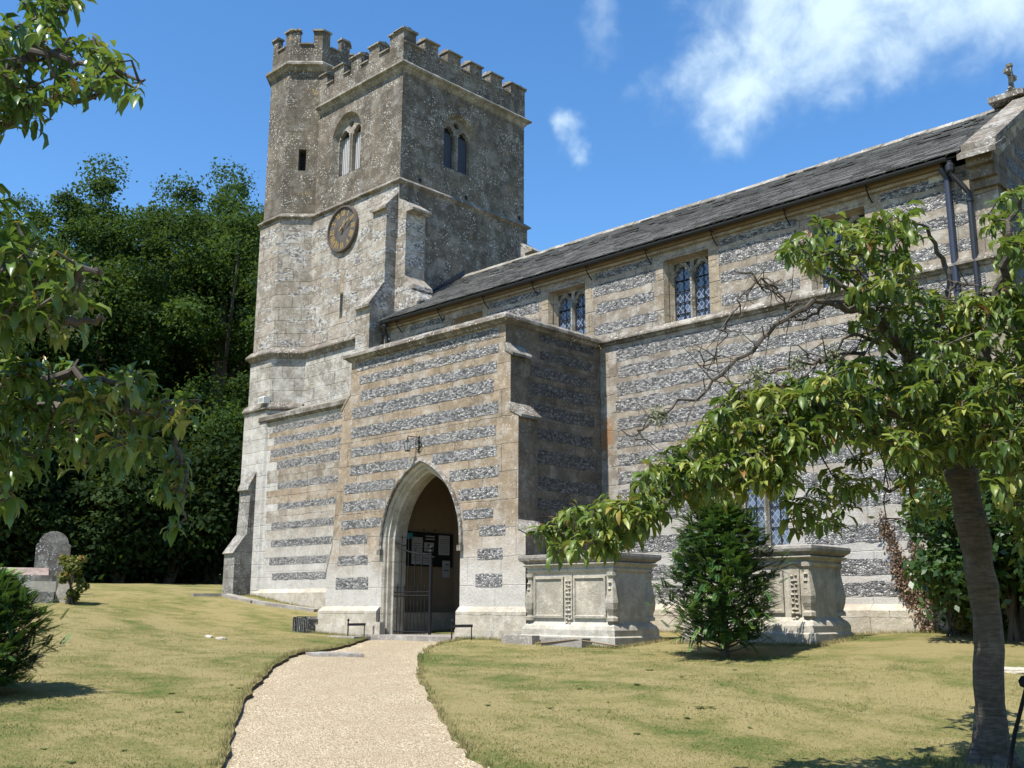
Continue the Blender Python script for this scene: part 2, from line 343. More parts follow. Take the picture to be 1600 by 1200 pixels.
# path outline
PL=[(345,1196),(362,1140),(380,1100),(402,1068),(428,1041),(452,1027),(470,1019),(500,1016),(540,1008),(560,1002),(584,996)]
PR=[(744,1196),(716,1160),(690,1122),(668,1085),(655,1050),(652,1030),(664,1016),(686,1006),(712,1001)]
gl=[ground_at(*p)[:2] for p in PL]; gr=[ground_at(*p)[:2] for p in PR]
gl=[np.array(p) for p in ((2.2,-4.2),(-1.6,-.6),(-4.6,2.0))]+gl; gr=[np.array(p) for p in ((4.0,-2.4),(.4,1.1),(-3.0,3.5))]+gr
gl.append(np.array([-16.35,13.18])); gr.append(np.array([-14.35,13.18]))
def smooth_line(pts,n=4):
    out=[]
    for i in range(len(pts)-1):
        p0=pts[max(i-1,0)];p1=pts[i];p2=pts[i+1];p3=pts[min(i+2,len(pts)-1)]
        for k in range(n):
            s=k/n; q=.5*((2*p1)+(-p0+p2)*s+(2*p0-5*p1+4*p2-p3)*s*s+(-p0+3*p1-3*p2+p3)*s**3)
            out.append(q+RNG.normal(0,.022,2))
    out.append(pts[-1]); return out
gl=smooth_line(gl,6); gr=smooth_line(gr,6)
PATH=np.array(gl+gr[::-1])
def inpoly(pts,poly):
    x,y=pts[:,0],pts[:,1]; c=np.zeros(len(pts),bool); n=len(poly); j=n-1
    for i in range(n):
        xi,yi=poly[i]; xj,yj=poly[j]
        c^=((yi>y)!=(yj>y))&(x<(xj-xi)*(y-yi)/(yj-yi+1e-12)+xi); j=i
    return c
def grassmat(name,blade=False):
    m,t=newmat(name); P=P3(t)
    n1=t.noise(scl(t,P,(.55,1.6,.2)),.55,5,.62,.6); n2=t.noise(P,2.3,5,.65,.6); n3=t.noise(P,26,4,.7); n4=t.noise(P,120,2,.6)
    k=t.math('ADD',t.math('MULTIPLY',n1,.5),t.math('ADD',t.math('MULTIPLY',n2,.38),t.math('MULTIPLY',n3,.28)))
    sx=t.node('ShaderNodeSeparateXYZ'); t.set(sx,0,t.vmath('ADD',P,t.vmath('MULTIPLY',t.noise(P,.35,2,out='Color'),(1.6,1.6,0)))); mw=t.math('SINE',t.math('ADD',t.math('MULTIPLY',sx.outputs[0],2.6),t.math('MULTIPLY',sx.outputs[1],4.6)))
    k=t.math('ADD',k,t.math('MULTIPLY',mw,.016))
    c=t.ramp(k,[(.41,(.08,.125,.030)),(.48,(.14,.165,.048)),(.545,(.23,.21,.08)),(.63,(.335,.28,.13))])
    if blade:
        a=t.node('ShaderNodeAttribute',attribute_name='tint').outputs['Fac']; c=t.mix(.30,c,t.ramp(a,[(0,(.15,.17,.055)),(.5,(.24,.22,.10)),(1,(.36,.31,.18))]))
        finish(t,c,.8,spec=.2,trans=(.25,c)); return m
    c=t.mix(t.step(n4,.3,.7,0,.45),c,t.mix(1.0,c,(.45,.5,.4),'MULTIPLY'))
    c=t.mix(t.step(t.noise(P,9,4,.7),.62,.74,0,.5),c,(.23,.13,.05))
    h=t.math('ADD',n3,t.math('MULTIPLY',n4,.8)); finish(t,c,.95,t.bump(h,.9,.03),spec=.1); return m
M['grass']=grassmat('dry_mown_grass'); M['blade']=grassmat('grass_blades',True)
def gravelmat():
    m,t=newmat('pale_gravel'); P=P3(t); g=t.node('ShaderNodeSeparateColor'); t.set(g,0,t.voro(P,72,out='Color')); d=t.voro(P,72)
    c=t.ramp(g.outputs[0],[(0,(.20,.15,.085)),(.25,(.39,.315,.195)),(.65,(.53,.445,.295)),(1,(.72,.64,.48))])
    c=t.mix(t.step(d,.3,.7,0,.45),c,(.32,.245,.16)); c=t.mix(t.step(t.noise(P,1.4,5,.7),.42,.68,0,.6),c,(.40,.31,.205))
    finish(t,c,.9,t.bump(t.math('SUBTRACT',g.outputs[1],d),.9,.02),spec=.2); return m
M['gravel']=gravelmat()
# terrain mesh: fine grid near, coarse rings far, constrained along the path edge
def cdt_terrain():
    pts=[];X0,X1,Y0,Y1=-46,6,-8,34
    for x in np.arange(X0,X1+.01,.55):
        for y in np.arange(Y0,Y1+.01,.55): pts.append((x,y))
    for r in (40,48,58,72,92,120,170,260,420,700,1100,1600):
        for a in np.linspace(0,2*math.pi,48,endpoint=False):
            x=-20+r*math.cos(a); y=13+r*math.sin(a)
            if not(X0-1<x<X1+1 and Y0-1<y<Y1+1): pts.append((x,y))
    pts=np.array(pts); pp=PATH
    d=np.min(np.hypot(pts[:,None,0]-pp[None,:,0],pts[:,None,1]-pp[None,:,1]),axis=1); keep=(d>.16)
    pts=pts[keep]; inside=inpoly(pts,pp); pts=pts[~inside]; n=len(pp)
    allp=[Vector((float(a),float(b))) for a,b in pp]+[Vector((float(a),float(b))) for a,b in pts]
    ed=[(i,(i+1)%n) for i in range(n)]
    v,e,f,_,_,_=delaunay_2d_cdt(allp,ed,[],0,1e-6)
    V=np.array([(a.x,a.y) for a in v]); F=[q for q in f]; cen=np.array([V[list(q)].mean(0) for q in F]); ins=inpoly(cen,pp)
    return V,[q for q,i in zip(F,ins) if not i]
V,F=cdt_terrain(); Z=H(V[:,0],V[:,1])
me=bpy.data.meshes.new('ground'); me.from_pydata([(a,b,c) for (a,b),c in zip(V,Z)],[],[q for q in F]); me.materials.append(M['grass'])
me.polygons.foreach_set('use_smooth',[True]*len(F)); lawn=bpy.data.objects.new('ground',me); COL.objects.link(lawn); tag(lawn,kind='structure')
# path surface, 5 cm below the turf, with a soil lip
mb=MB(); nx=10; rows=max(len(gl),len(gr))
def resamp(L,n):
    L=np.array(L); s=np.r_[0,np.cumsum(np.hypot(*np.diff(L,axis=0).T))]; q=np.linspace(0,s[-1],n); return np.c_[np.interp(q,s,L[:,0]),np.interp(q,s,L[:,1])]
A,B=resamp(gl,90),resamp(gr,90)
grid=[[a*(1-k/nx)+b*k/nx for k in range(nx+1)] for a,b in zip(A,B)]
for g in grid:
    w=(g[-1]-g[0])/np.linalg.norm(g[-1]-g[0]); g[0]=g[0]-w*.08; g[-1]=g[-1]+w*.08
gz=[[h1(*p)-.045+.040*(k/nx)+.010*math.sin(math.pi*k/nx)+random.gauss(0,.003) for k,p in enumerate(g)] for g in grid]
for g,z in zip(gz,grid): pass
for i in range(len(grid)-1):
    for k in range(nx):
        q=[(i,k),(i,k+1),(i+1,k+1),(i+1,k)]; mb.poly([(*grid[a][b],gz[a][b]) for a,b in q],M['gravel'])
tag(mb.build('path',smooth=False),kind='structure')
mb=MB()
for L in (gl,gr):
    for a,b in zip(L[:-1],L[1:]): mb.poly([(*a,h1(*a)+.0),(*b,h1(*b)),(*b,h1(*b)-.12),(*a,h1(*a)-.12)],M['soil'])
tag(mb.build('path_edge'),kind='structure')
# loose gravel stones
def pebbles():
    n=22000; P_=[]
    i=RNG.integers(0,88,n); fr=RNG.random(n); k=RNG.random(n)
    a=A[i]*(1-fr[:,None])+A[i+1]*fr[:,None]; b=B[i]*(1-fr[:,None])+B[i+1]*fr[:,None]; p=a*(1-k[:,None])+b*k[:,None]
    z=H(p[:,0],p[:,1])-.042+.038*k; s=RNG.uniform(.004,.010,n)
    base=np.array([(1,0,0),(0,1,0),(-1,0,0),(0,-1,0),(0,0,.8),(0,0,-.8)],float)
    Fb=np.array([(0,1,4),(1,2,4),(2,3,4),(3,0,4)])
    an=RNG.random(n)*6.28; c,sn=np.cos(an),np.sin(an)
    bx=base[None,:,0]*c[:,None]*1.3-base[None,:,1]*sn[:,None]; by=base[None,:,0]*sn[:,None]*1.3+base[None,:,1]*c[:,None]
    V=np.stack([bx*s[:,None]+p[:,0:1],by*s[:,None]+p[:,1:2],base[None,:,2]*s[:,None]*.7+z[:,None]],-1).reshape(-1,3)
    F=(Fb[None]+6*np.arange(n)[:,None,None]).reshape(-1,3)
    m,t=newmat('gravel_stones'); at_=t.node('ShaderNodeAttribute',attribute_name='tint').outputs['Fac']
    finish(t,t.ramp(at_,[(0,(.26,.19,.11)),(.5,(.48,.395,.26)),(1,(.74,.66,.5))]),.8)
    tag(fastmesh('gravel',V,F,m,np.repeat(RNG.random(n),4),smooth=False),label='loose pale tan gravel stones strewn over the path',kind='stuff',cat='gravel')
pebbles()
# grass blades where the camera stands closest
def blades():
    n=240000; u=RNG.uniform(-60,1660,n); # spread over visible lawn in real distance
    dep=4.5+24*RNG.random(n)**1.6; az=_y-np.arctan((u-800)/FPX)
    x=dep*np.cos(az)*1.02; y=dep*np.sin(az)*1.02; p=np.c_[x,y]; ok=~inpoly(p,PATH)&((p[:,1]<12.7)|(p[:,0]<-26))
    # longer tufts along the path edge
    e=np.array(gl+gr); i=RNG.integers(0,len(e),14000); q=e[i]+RNG.normal(0,.045,(14000,2))
    # tufts left by the mower round the stones, walls and trunks
    L=[]
    for (x0,y0,x1,y1,k) in ((-12.45,12.78,-10.2,12.78,1700),(-10.25,12.8,-10.25,14.1,900),(-9.8,13.63,-7.3,13.63,1500),(-7.32,13.6,-7.32,14.9,900),(-13.0,15.75,-5.5,15.75,3000),(-18.4,12.95,-16.6,12.95,1200),(-14.0,12.98,-12.4,12.98,900),(-24.7,15.35,-18.5,15.35,1600),(-3.75,8.55,-2.95,8.55,700),(-3.7,9.0,-3.0,9.0,300)):
        t_=RNG.random(k); L.append(np.c_[x0+(x1-x0)*t_,y0+(y1-y0)*t_]+RNG.normal(0,.05,(k,2)))
    q=np.r_[q]+0; L=np.concatenate(L); q=np.r_[q,L[L[:,1]<15.85]]; q=q[~inpoly(q,PATH)]
    p=np.r_[p[ok],q]; n=len(p); x,y=p.T; z=H(x,y); hgt=RNG.uniform(.008,.022,n); hgt[-len(q):]=RNG.uniform(.02,.075,len(q))
    an=RNG.random(n)*6.28; w=RNG.uniform(.003,.006,n); dx,dy=np.cos(an)*w,np.sin(an)*w; lx=RNG.normal(0,.018,n); ly=RNG.normal(0,.018,n)
    V=np.stack([np.c_[x-dx,y-dy,z-.004],np.c_[x+dx,y+dy,z-.004],np.c_[x+lx,y+ly,z+hgt]],1).reshape(-1,3)
    F=np.arange(3*n).reshape(-1,3); tag(fastmesh('grass',V,F,M['blade'],RNG.random(n),smooth=False),label='short dry mown grass of the churchyard lawn',kind='stuff',cat='grass')
blades()
def weeds():
    n=70; u=RNG.uniform(20,1580,n); dep=5.5+8*RNG.random(n); az=_y-np.arctan((u-800)/FPX); p=np.c_[dep*np.cos(az),dep*np.sin(az)]; p=p[~inpoly(p,PATH)]
    k=16; i=np.repeat(np.arange(len(p)),k); m_=len(i); an=RNG.random(m_)*6.28; r=RNG.uniform(.02,.075,len(p))[i]*RNG.uniform(.5,1,m_); x=p[i,0]; y=p[i,1]; z=H(x,y)+.006; w=r*.28; c,s_=np.cos(an),np.sin(an)
    V=np.stack([np.c_[x,y,z],np.c_[x+c*r*.5-s_*w,y+s_*r*.5+c*w,z+.012],np.c_[x+c*r,y+s_*r,z+.006],np.c_[x+c*r*.5+s_*w,y+s_*r*.5-c*w,z+.012]],1).reshape(-1,3)
    m,t=newmat('weed_leaf'); finish(t,(.15,.19,.07),.8,spec=.1,trans=(.3,(.2,.26,.08))); tag(fastmesh('weeds',V,np.arange(4*m_).reshape(-1,4),m,RNG.random(m_),smooth=False),label='flat green weed rosettes scattered through the lawn',kind='stuff',cat='weeds')
weeds()
# ================================================================== CHURCH
ROOT=(-18.0,15.0,1.1)
church=empty('church',ROOT,'medieval stone and flint church with battlemented tower, octagonal stair turret, porch and slated nave','church')
def cpart(mb,name,parent=None,**k):
    o=mb.build(name,parent or church,ROOT,**k); return o
def arch(cx,w,z0,zs,za,n=10,cusp=0):
    h=za-zs; d=(h*h-w*w)/(2*w) if h>w else 0; Rr=w+d; amax=math.acos(max(-1,min(1,d/Rr))) if h>=w else math.pi/2
    rt=[]
    for i in range(n+1):
        a=amax*i/n; x=Rr*math.cos(a)-d; z=Rr*math.sin(a)*(h/(Rr*math.sin(amax))); 
        if cusp and i in (n//3,(2*n)//3): x*=1-cusp; z*=1-cusp*.4
        rt.append((x,z))
    pts=[(cx-w,z0)]+[(cx-x,zs+z) for x,z in rt[:-1]]+[(cx,za)]+[(cx+x,zs+z) for x,z in rt[:-1][::-1]]+[(cx+w,z0)]
    return pts
def ring3(fr,o,d): return [fr(a,b,d) for a,b in o]
def FS3(Y): return lambda a,b,d:(a,Y+d,b)
def FE3(X): return lambda a,b,d:(X-d,a,b)
def off(path,d,closed=True):
    n=len(path); out=[]
    for i in range(n):
        p=np.array(path[i],float)
        a=np.array(path[i-1],float) if (closed or i>0) else None; b=np.array(path[(i+1)%n],float) if (closed or i<n-1) else None
        ns=[]
        if a is not None: v=p-a; v/=np.linalg.norm(v); ns.append(np.array([v[1],-v[0]]))
        if b is not None: v=b-p; v/=np.linalg.norm(v); ns.append(np.array([v[1],-v[0]]))
        if len(ns)==2: m=ns[0]+ns[1]; m/=np.linalg.norm(m); m=m/max(.3,m@ns[0])
        else: m=ns[0]
        out.append(tuple(p+m*d))
    return out
def course(mb,path,z,prof,mat,closed=True,jit=0.0):
    rings=[]
    for o,dz in prof: rings.append([(x,y,z+dz) for x,y in off(path,o,closed)])
    n=len(path)
    for A_,B_ in zip(rings[:-1],rings[1:]):
        for i in range(n if closed else n-1): j=(i+1)%n; mb.poly([A_[i],A_[j],B_[j],B_[i]],mat)
    if not closed:
        for i in (0,n-1): mb.poly([r[i] for r in rings],mat)
def band(mb,fr,z0,z1,a0,a1,mat,jit=.012,step_=.16):
    if a1-a0<.15: return
    n=max(2,int((a1-a0)/step_)); 
    lo=[(a0+(a1-a0)*i/n,z0+random.uniform(-jit,jit)) for i in range(n+1)]; hi=[(a0+(a1-a0)*i/n,z1+random.uniform(-jit,jit)) for i in range(n+1)]
    for i in range(n): mb.poly([fr(*lo[i]),fr(*lo[i+1]),fr(*hi[i+1]),fr(*hi[i])],mat)
STR=[(0,.15),(.155,.02),(.155,-.012),(.06,-.07),(0,-.15)]
# ---- tower and stair turret shells
TC=(-25.07,16.84); RR=1.24
octo=[(TC[0]+RR*math.cos(rad(a)),TC[1]+RR*math.sin(rad(a))) for a in (112.5,157.5,202.5,247.5,292.5,337.5)]
TP=octo+[(-20.1,octo[-1][1]),(-20.1,21.1),(-25.0,21.1),(-25.0,octo[0][1])]
YS=octo[-1][1]
iSE,iS,iE=4,5,6      # edges: SE facet, tower south, tower east
def shell(mb,path,z0,z1,mats,skip=()):
    n=len(path)
    for i in range(n):
        if i in skip: continue
        j=(i+1)%n; mb.poly([(*path[i],z0),(*path[j],z0),(*path[j],z1),(*path[i],z1)],mats[i] if isinstance(mats,list) else mats)
tw=MB()
pA=off(TP,0.0); pB=off(TP,.07); pC=off(TP,.12); pD=off(TP,.2)
mA=[M['turret_up']]*5+[M['tower_up']]*5
ST_A=arch(-22.54,.66,13.52,14.72,15.42)
ET_A=arch(18.5,.62,13.5,14.6,15.25)
slitA=None
shell(tw,pA,12.55,17.4,mA,skip=(iSE,iS,iE,7,8,9)); shell(tw,pA,12.55,16.2,mA,skip=(0,1,2,3,4,5,6))
wallpoly(tw,FS(YS),[(octo[-1][0],12.55),(-20.1,12.55),(-20.1,16.2),(octo[-1][0],16.2)],[ST_A],M['tower_up'])
wallpoly(tw,FE(-20.1),[(YS,12.55),(21.1,12.55),(21.1,16.2),(YS,16.2)],[ET_A],M['tower_up'])
# SE facet with slit window
a_,b_=np.array(pA[4]),np.array(pA[5]); L_=np.linalg.norm(b_-a_); du=(b_-a_)/L_; dn=np.array([du[1],-du[0]])
def FD(s,z,d=0): q=a_+du*s-dn*d; return (q[0],q[1],z)
SL=[(.40,14.05),(.62,14.05),(.62,14.72),(.40,14.72)]
wallpoly(tw,lambda a,b:FD(a,b),[(0,12.55),(L_,12.55),(L_,17.4),(0,17.4)],[SL],M['turret_up'])
tw.loft([[FD(a,b,0) for a,b in SL],[FD(a,b,.3) for a,b in SL]],M['turret_up']); tw.poly([FD(a,b,.3) for a,b in SL],M['dark'])
mB=[M['tower_mid']]*10
sl2=[(-22.44,9.28),(-22.31,9.28),(-22.31,9.98),(-22.44,9.98)]
shell(tw,pB,8.53,12.55,M['tower_mid'],skip=(iS,iE)); yb=pB[5][1]; xb=pB[6][0]
wallpoly(tw,FS(yb),[(pB[5][0],8.53),(xb,8.53),(xb,12.55),(pB[5][0],12.55)],[sl2],M['tower_mid'])
tw.poly([(xb,yb,8.5),(xb,pB[7][1],8.5),(xb,pB[7][1],12.55),(xb,yb,12.55)],M['tower_up'])
tw.loft([[(a,yb,b) for a,b in sl2],[(a,yb+.3,b) for a,b in sl2]],M['pale']); tw.poly([(a,yb+.3,b) for a,b in sl2],M['dark'])
tw.box(-22.47,-22.30,yb-.004,yb+.05,9.99,10.62,M['tan'])     # ochre patch above the slit
shell(tw,pC,6.9,8.53,M['tower_low']); shell(tw,pD,1.0,6.9,M['tower_low'])
tw.poly([(x,y,16.35) for x,y in [( -24.9,YS+.1),(-20.2,YS+.1),(-20.2,21.0),(-24.9,21.0)]],M['slate'])
# quoin strip of paler long-and-short work at the turret corners
for k in range(30):
    z=8.75+k*.125
tower=cpart(tw,'tower_wall')
mb=MB(); course(mb,pB,8.53,[(.06,.17),(.19,.03),(.19,-.01),(.12,-.06),(.06,-.15)],M['coping']); cpart(mb,'string_course')
mb=MB(); course(mb,pA,12.58,STR,M['coping']); cpart(mb,'string_course')
mb=MB(); course(mb,off(TP,.12)[1:6],7.0,[(.02,.15),(.08,.12),(.15,0),(.15,-.05),(.05,-.12)],M['coping'],closed=False); cpart(mb,'string_course')
# tower battlement
tb=MB(); sq=[(octo[-1][0]+.02,YS),(-20.1,YS),(-20.1,21.1),(-25.0,21.1)]
course(tb,sq,15.98,[(0,.16),(.17,.0),(.17,-.04),(.08,-.09),(.03,-.17),(0,-.2)],M['dressing'],closed=False)
def merlons(mb,p0,p1,runs,zb,ze,zt,th,mat,cap,out=.03):
    p0=np.array(p0,float);p1=np.array(p1,float); L=np.linalg.norm(p1-p0); d=(p1-p0)/L; nrm=np.array([d[1],-d[0]])
    def blk(s0,s1,z0,z1,o0,o1,m):
        q=[p0+d*s0+nrm*o0,p0+d*s1+nrm*o0,p0+d*s1+nrm*o1,p0+d*s0+nrm*o1]
        mb.prism([(*a,z0) for a in q],(0,0,z1-z0),m)
    blk(0,L,zb,ze,out,-th,mat)
    last=0
    for s0,s1 in runs:
        if s0>last+.05: 
            qa=[(out+.05,ze+.004),(out+.05,ze+.04),(0-.08,ze+.10),(-th-.03,ze+.06),(-th-.03,ze+.004)]
            mb.prism([tuple(list(p0+d*last+nrm*o)+[z]) for o,z in qa],tuple(list(d*(s0-last))+[0]),cap)
        blk(s0,s1,ze,zt-.09,out,-th,mat)
        e=.035
        qa=[(out+.06,zt-.09),(out+.06,zt-.05),(-th/2,zt+.03),(-th-.05,zt-.05),(-th-.05,zt-.09)]
        mb.prism([tuple(list(p0+d*(s0-e)+nrm*o)+[z]) for o,z in qa],tuple(list(d*(s1-s0+2*e))+[0]),cap)
        last=s1
    if last<L-.05:
        qa=[(out+.05,ze+.004),(out+.05,ze+.04),(-.08,ze+.10),(-th-.03,ze+.06),(-th-.03,ze+.004)]
        mb.prism([tuple(list(p0+d*last+nrm*o)+[z]) for o,z in qa],tuple(list(d*(L-last))+[0]),cap)
LS=-20.1-sq[0][0]
mS=[(0.02,.34),(.70,1.14),(1.50,1.96),(2.32,2.78),(3.24,LS+.03)]
merlons(tb,sq[0],sq[1],mS,16.1,16.62,17.08,.3,M['tower_up'],M['dressing'])
mE=[(.34,.38),(.74,1.22),(1.58,2.08),(2.44,2.92),(3.28,3.76),(4.12,4.73)]
merlons(tb,(-20.1,YS-.002),(-20.1,21.1),mE[1:],16.1,16.62,17.08,.3,M['tower_up'],M['dressing'])
tb.box(-20.4,-20.064,YS-.036,YS+.40,16.1,17.0,M['tower_up']); tb.prism([(-20.45,YS-.09,16.992),(-20.01,YS-.09,16.992),(-20.01,YS+.44,16.992),(-20.45,YS+.44,16.992)],(0,0,.06),M['dressing'])
merlons(tb,(-20.1,21.1),(-25,21.1),[(.02+.85*k,.5+.85*k) for k in range(6)],16.1,16.62,17.08,.3,M['tower_up'],M['dressing'])
merlons(tb,(-25,21.1),(-25,18.0),[(.3+.85*k,.8+.85*k) for k in range(3)],16.1,16.62,17.08,.3,M['tower_up'],M['dressing'])
cpart(tb,'battlement')
# turret top
tt=MB(); oc=[(TC[0]+RR*math.cos(rad(a)),TC[1]+RR*math.sin(rad(a))) for a in range(-158+0,202,45)][:8]
oc=[(TC[0]+RR*math.cos(rad(22.5+45*k)),TC[1]+RR*math.sin(rad(22.5+45*k))) for k in range(8)]
tt.poly([(*oc[7],15.9),(*oc[0],15.9),(*oc[0],17.4),(*oc[7],17.4)],M['turret_up']); tt.poly([(*oc[0],15.9),(*oc[1],15.9),(*oc[1],17.4),(*oc[0],17.4)],M['turret_up']); tt.poly([(*oc[1],15.9),(*oc[2],15.9),(*oc[2],17.4),(*oc[1],17.4)],M['turret_up'])
course(tt,oc,17.5,[(0,.05),(.04,.03),(.17,-.07),(.17,-.14),(.09,-.19),(.04,-.27),(0,-.29)],M['dressing'])
for k in range(8):
    a,b=np.array(oc[k]),np.array(oc[(k+1)%8]); L=np.linalg.norm(b-a); d=(b-a)/L; nr=np.array([d[1],-d[0]])
    merl=[(0,.27),(L-.27,L)]
    def quad(s0,s1,o0,o1,z0,z1,m,ex=0):
        q=[a+d*(s0)+nr*o0,a+d*(s1)+nr*o0,a+d*(s1+(o1*.414*(-1 if s1>L-.01 else 0) if True else 0)*-1)+nr*o1,a+d*(s0+(-o1*.414 if s0<.01 else 0))+nr*o1]
        tt.prism([(*p,z0) for p in q],(0,0,z1-z0),m)
    th=-.16
    quad(0,L,0,th,17.5,18.08,M['turret_up'])
    for s0,s1 in merl: 
        quad(s0,s1,0,th,18.08,18.52,M['turret_up'])
        c0=s0-.03 if s0>.01 else s0-.02; c1=s1+.03 if s1<L-.01 else s1+.02
        q=[a+d*c0+nr*.055,a+d*c1+nr*.055,a+d*c1+nr*(th-.03),a+d*c0+nr*(th-.03)]
        tt.prism([(*p,18.52+(.001*k)) for p in q],(0,0,.055),M['dressing'])
    quad(.28,L-.28,.045,th-.02,18.083,18.13,M['dressing'])
tt.poly([(x,y,17.55) for x,y in oc],M['dark'])
cpart(tt,'stair_turret')
# ---- lower west block with banded flint
lw=MB(); XW0,XW1,YW=-24.72,-19.9,15.55
lw.poly([(XW0,YW,1.0),(XW1,YW,1.0),(XW1,YW,6.62),(XW0,YW,6.62)],M['tower_low'])
rows=[(6.26,6.42),(5.92,6.10),(5.58,5.78),(5.23,5.44),(4.68,4.86),(4.14,4.30),(3.63,3.80),(3.16,3.34),(2.70,2.88),(2.31,2.48)]
for i,(a,b) in enumerate(rows): band(lw,FS(YW-.005),a,b,-24.35+random.uniform(-.05,.25)+(.3 if i>2 else 0),-20.2,M['flint'])
for i,(a,b) in enumerate(zip([6.44]+[r[0]-.01 for r in rows[:-1]],[r[1]+.01 for r in rows])): band(lw,FS(YW-.003),b,a,-24.5+.2*random.random(),-20.15,M['tan' if i in(1,2,3,5) else 'nave'],.004)
band(lw,FS(YW-.004),6.44,6.6,-24.6,-20.1,M['pale'],.004)
lw.prism([(XW0,YW-.10,1.0),(XW0,YW-.10,1.98),(XW0,YW-.002,2.08),(XW0,YW-.002,1.0)],(4.5,0,0),M['pale'])
course(lw,[(XW0-.02,YW+.3),(XW0-.02,YW-.002),(XW1,YW-.002)],6.66,[(.0,.06),(.10,.0),(.10,-.05),(.03,-.10),(0,-.12)],M['coping'],closed=False)
lw.prism([(XW0-.1,YW-.10,6.665),(XW0-.1,YW-.10,6.72),(XW0-.1,YW+.62,7.02),(XW0-.1,YW+.62,6.665)],(4.9,0,0),M['coping'])
lw.poly([(XW0,YW,1),(XW0,YW,6.62),(XW0,16.3,6.62),(XW0,16.3,1)],M['tower_low'])
cpart(lw,'lower_west_wall')
# south-west buttress (profile in Y)
bt=MB(); prof=[(15.9,1.0),(14.97,1.0),(14.97,2.98),(14.90,3.02),(15.27,3.52),(15.30,3.52),(15.34,4.68),(15.25,4.73),(15.27,4.82),(15.53,5.32),(15.9,5.5)]
bt.prism([(-25.36,y,z) for y,z in prof],(.52,0,0),M['butt']); cpart(bt,'buttress')
# tower south-east angle buttresses
bt=MB(); prof=[(16.5,1.0),(15.52,1.0),(15.52,8.98),(15.44,9.0),(15.46,9.08),(15.90,9.68),(15.95,9.72),(15.96,11.72),(15.88,11.74),(15.90,11.80),(16.34,12.28),(16.5,12.3)]
bt.prism([(-20.66,y,z) for y,z in prof],(.56,0,0),M['tower_mid']); 
for sz in ((8.98,15.44,9.68,15.9),(11.72,15.88,12.28,16.34)):
    bt.prism([(-20.7,sz[1]-.01,sz[0]),(-20.7,sz[1]-.01,sz[0]+.07),(-20.7,sz[3],sz[2]+.03),(-20.7,sz[3],sz[2]-.05)],(.65,0,0),M['coping'])
cpart(bt,'buttress')
def ebutt(y0,y1):
    bt=MB(); prof=[(-20.2,1.0),(-19.15,1.0),(-19.15,9.15),(-19.08,9.18),(-19.12,9.30),(-19.4,9.52),(-19.36,9.6),(-19.4,9.7),(-19.74,9.92),(-19.74,11.62),(-19.42,11.62),(-19.42,11.70),(-20.03,12.06),(-20.2,12.1)]
    prof=[(-20.2,1.0),(-19.22,1.0),(-19.22,9.12),(-19.12,9.14),(-19.14,9.22),(-19.42,9.48),(-19.36,9.5),(-19.38,9.6),(-19.72,9.90),(-19.72,11.64),(-19.46,11.64),(-19.46,11.70),(-20.03,12.08),(-20.2,12.1)]
    bt.prism([(x,y0,z) for x,z in prof],(0,y1-y0,0),M['tower_mid']); cpart(bt,'buttress')
ebutt(YS-.066,16.95); ebutt(20.75,21.22)
# ---- belfry windows
def belfry(fr,cx,w,z0,zs,za,louv,stone_):
    mb=MB(); O=arch(cx,w,z0,zs,za); I=arch(cx,w-.07,z0+.06,zs,za-.09)
    mb.loft([ring3(fr,O,0),ring3(fr,I,.17)],stone_,closed=True)
    wi=w-.07; hl=wi*.5-.045; zt=zs-.02
    lights=[arch(cx+s*(wi*.5+.01),hl,z0+.12,zt-.02,zt+hl*1.25,9,.16) for s in(-1,1)]
    eye=[(cx+.085*math.cos(a)*1.2,zt+hl*1.25+.10+.10*math.sin(a)) for a in np.linspace(0,2*math.pi,9)[:-1]]
    wallpoly(mb,lambda a,b:fr(a,b,.17),I,lights+[eye],stone_)
    for L in lights+[eye]: mb.loft([ring3(fr,L,.17),ring3(fr,L,.30)],stone_)
    # cusped heads: small stone points
    mb.loft([ring3(fr,[(cx-.035,z0+.1),(cx+.035,z0+.1),(cx+.035,zt+.12),(cx-.035,zt+.12)],.17),ring3(fr,[(cx-.02,z0+.1),(cx+.02,z0+.1),(cx+.02,zt+.12),(cx-.02,zt+.12)],.12)],stone_,capb=True)
    o=cpart(mb,'belfry_window')
    for L,s in zip(lights,(-1,1)):
        lv=MB(); c=cx+s*(wi*.5+.01); n=6; zt2=zt+hl*.6
        for k in range(n):
            a0=c-hl-.01+2*hl*k/n; lv.poly([fr(a0,z0+.05,.305),fr(a0+2*hl/n-.012,z0+.05,.30),fr(a0+2*hl/n-.012,zt2,.30),fr(a0,zt2,.305)],louv)
        lv.poly([fr(c-hl-.03,z0,.33),fr(c+hl+.03,z0,.33),fr(c+hl+.03,za,.33),fr(c-hl-.03,za,.33)],M['dark'])
        cpart(lv,'louvre',o).location=(0,0,0)
belfry(FS3(YS),-22.54,.66,13.52,14.72,15.42,M['grey'],M['dressing'])
belfry(FE3(-20.1),18.5,.62,13.5,14.6,15.25,M['mesh'],M['dressing'])
for y in (17.05,18.75,20.9): mb=MB(); mb.box(-20.102,-20.09,y-.05,y+.05,12.78,12.9,M['dark']); cpart(mb,'putlog_hole')
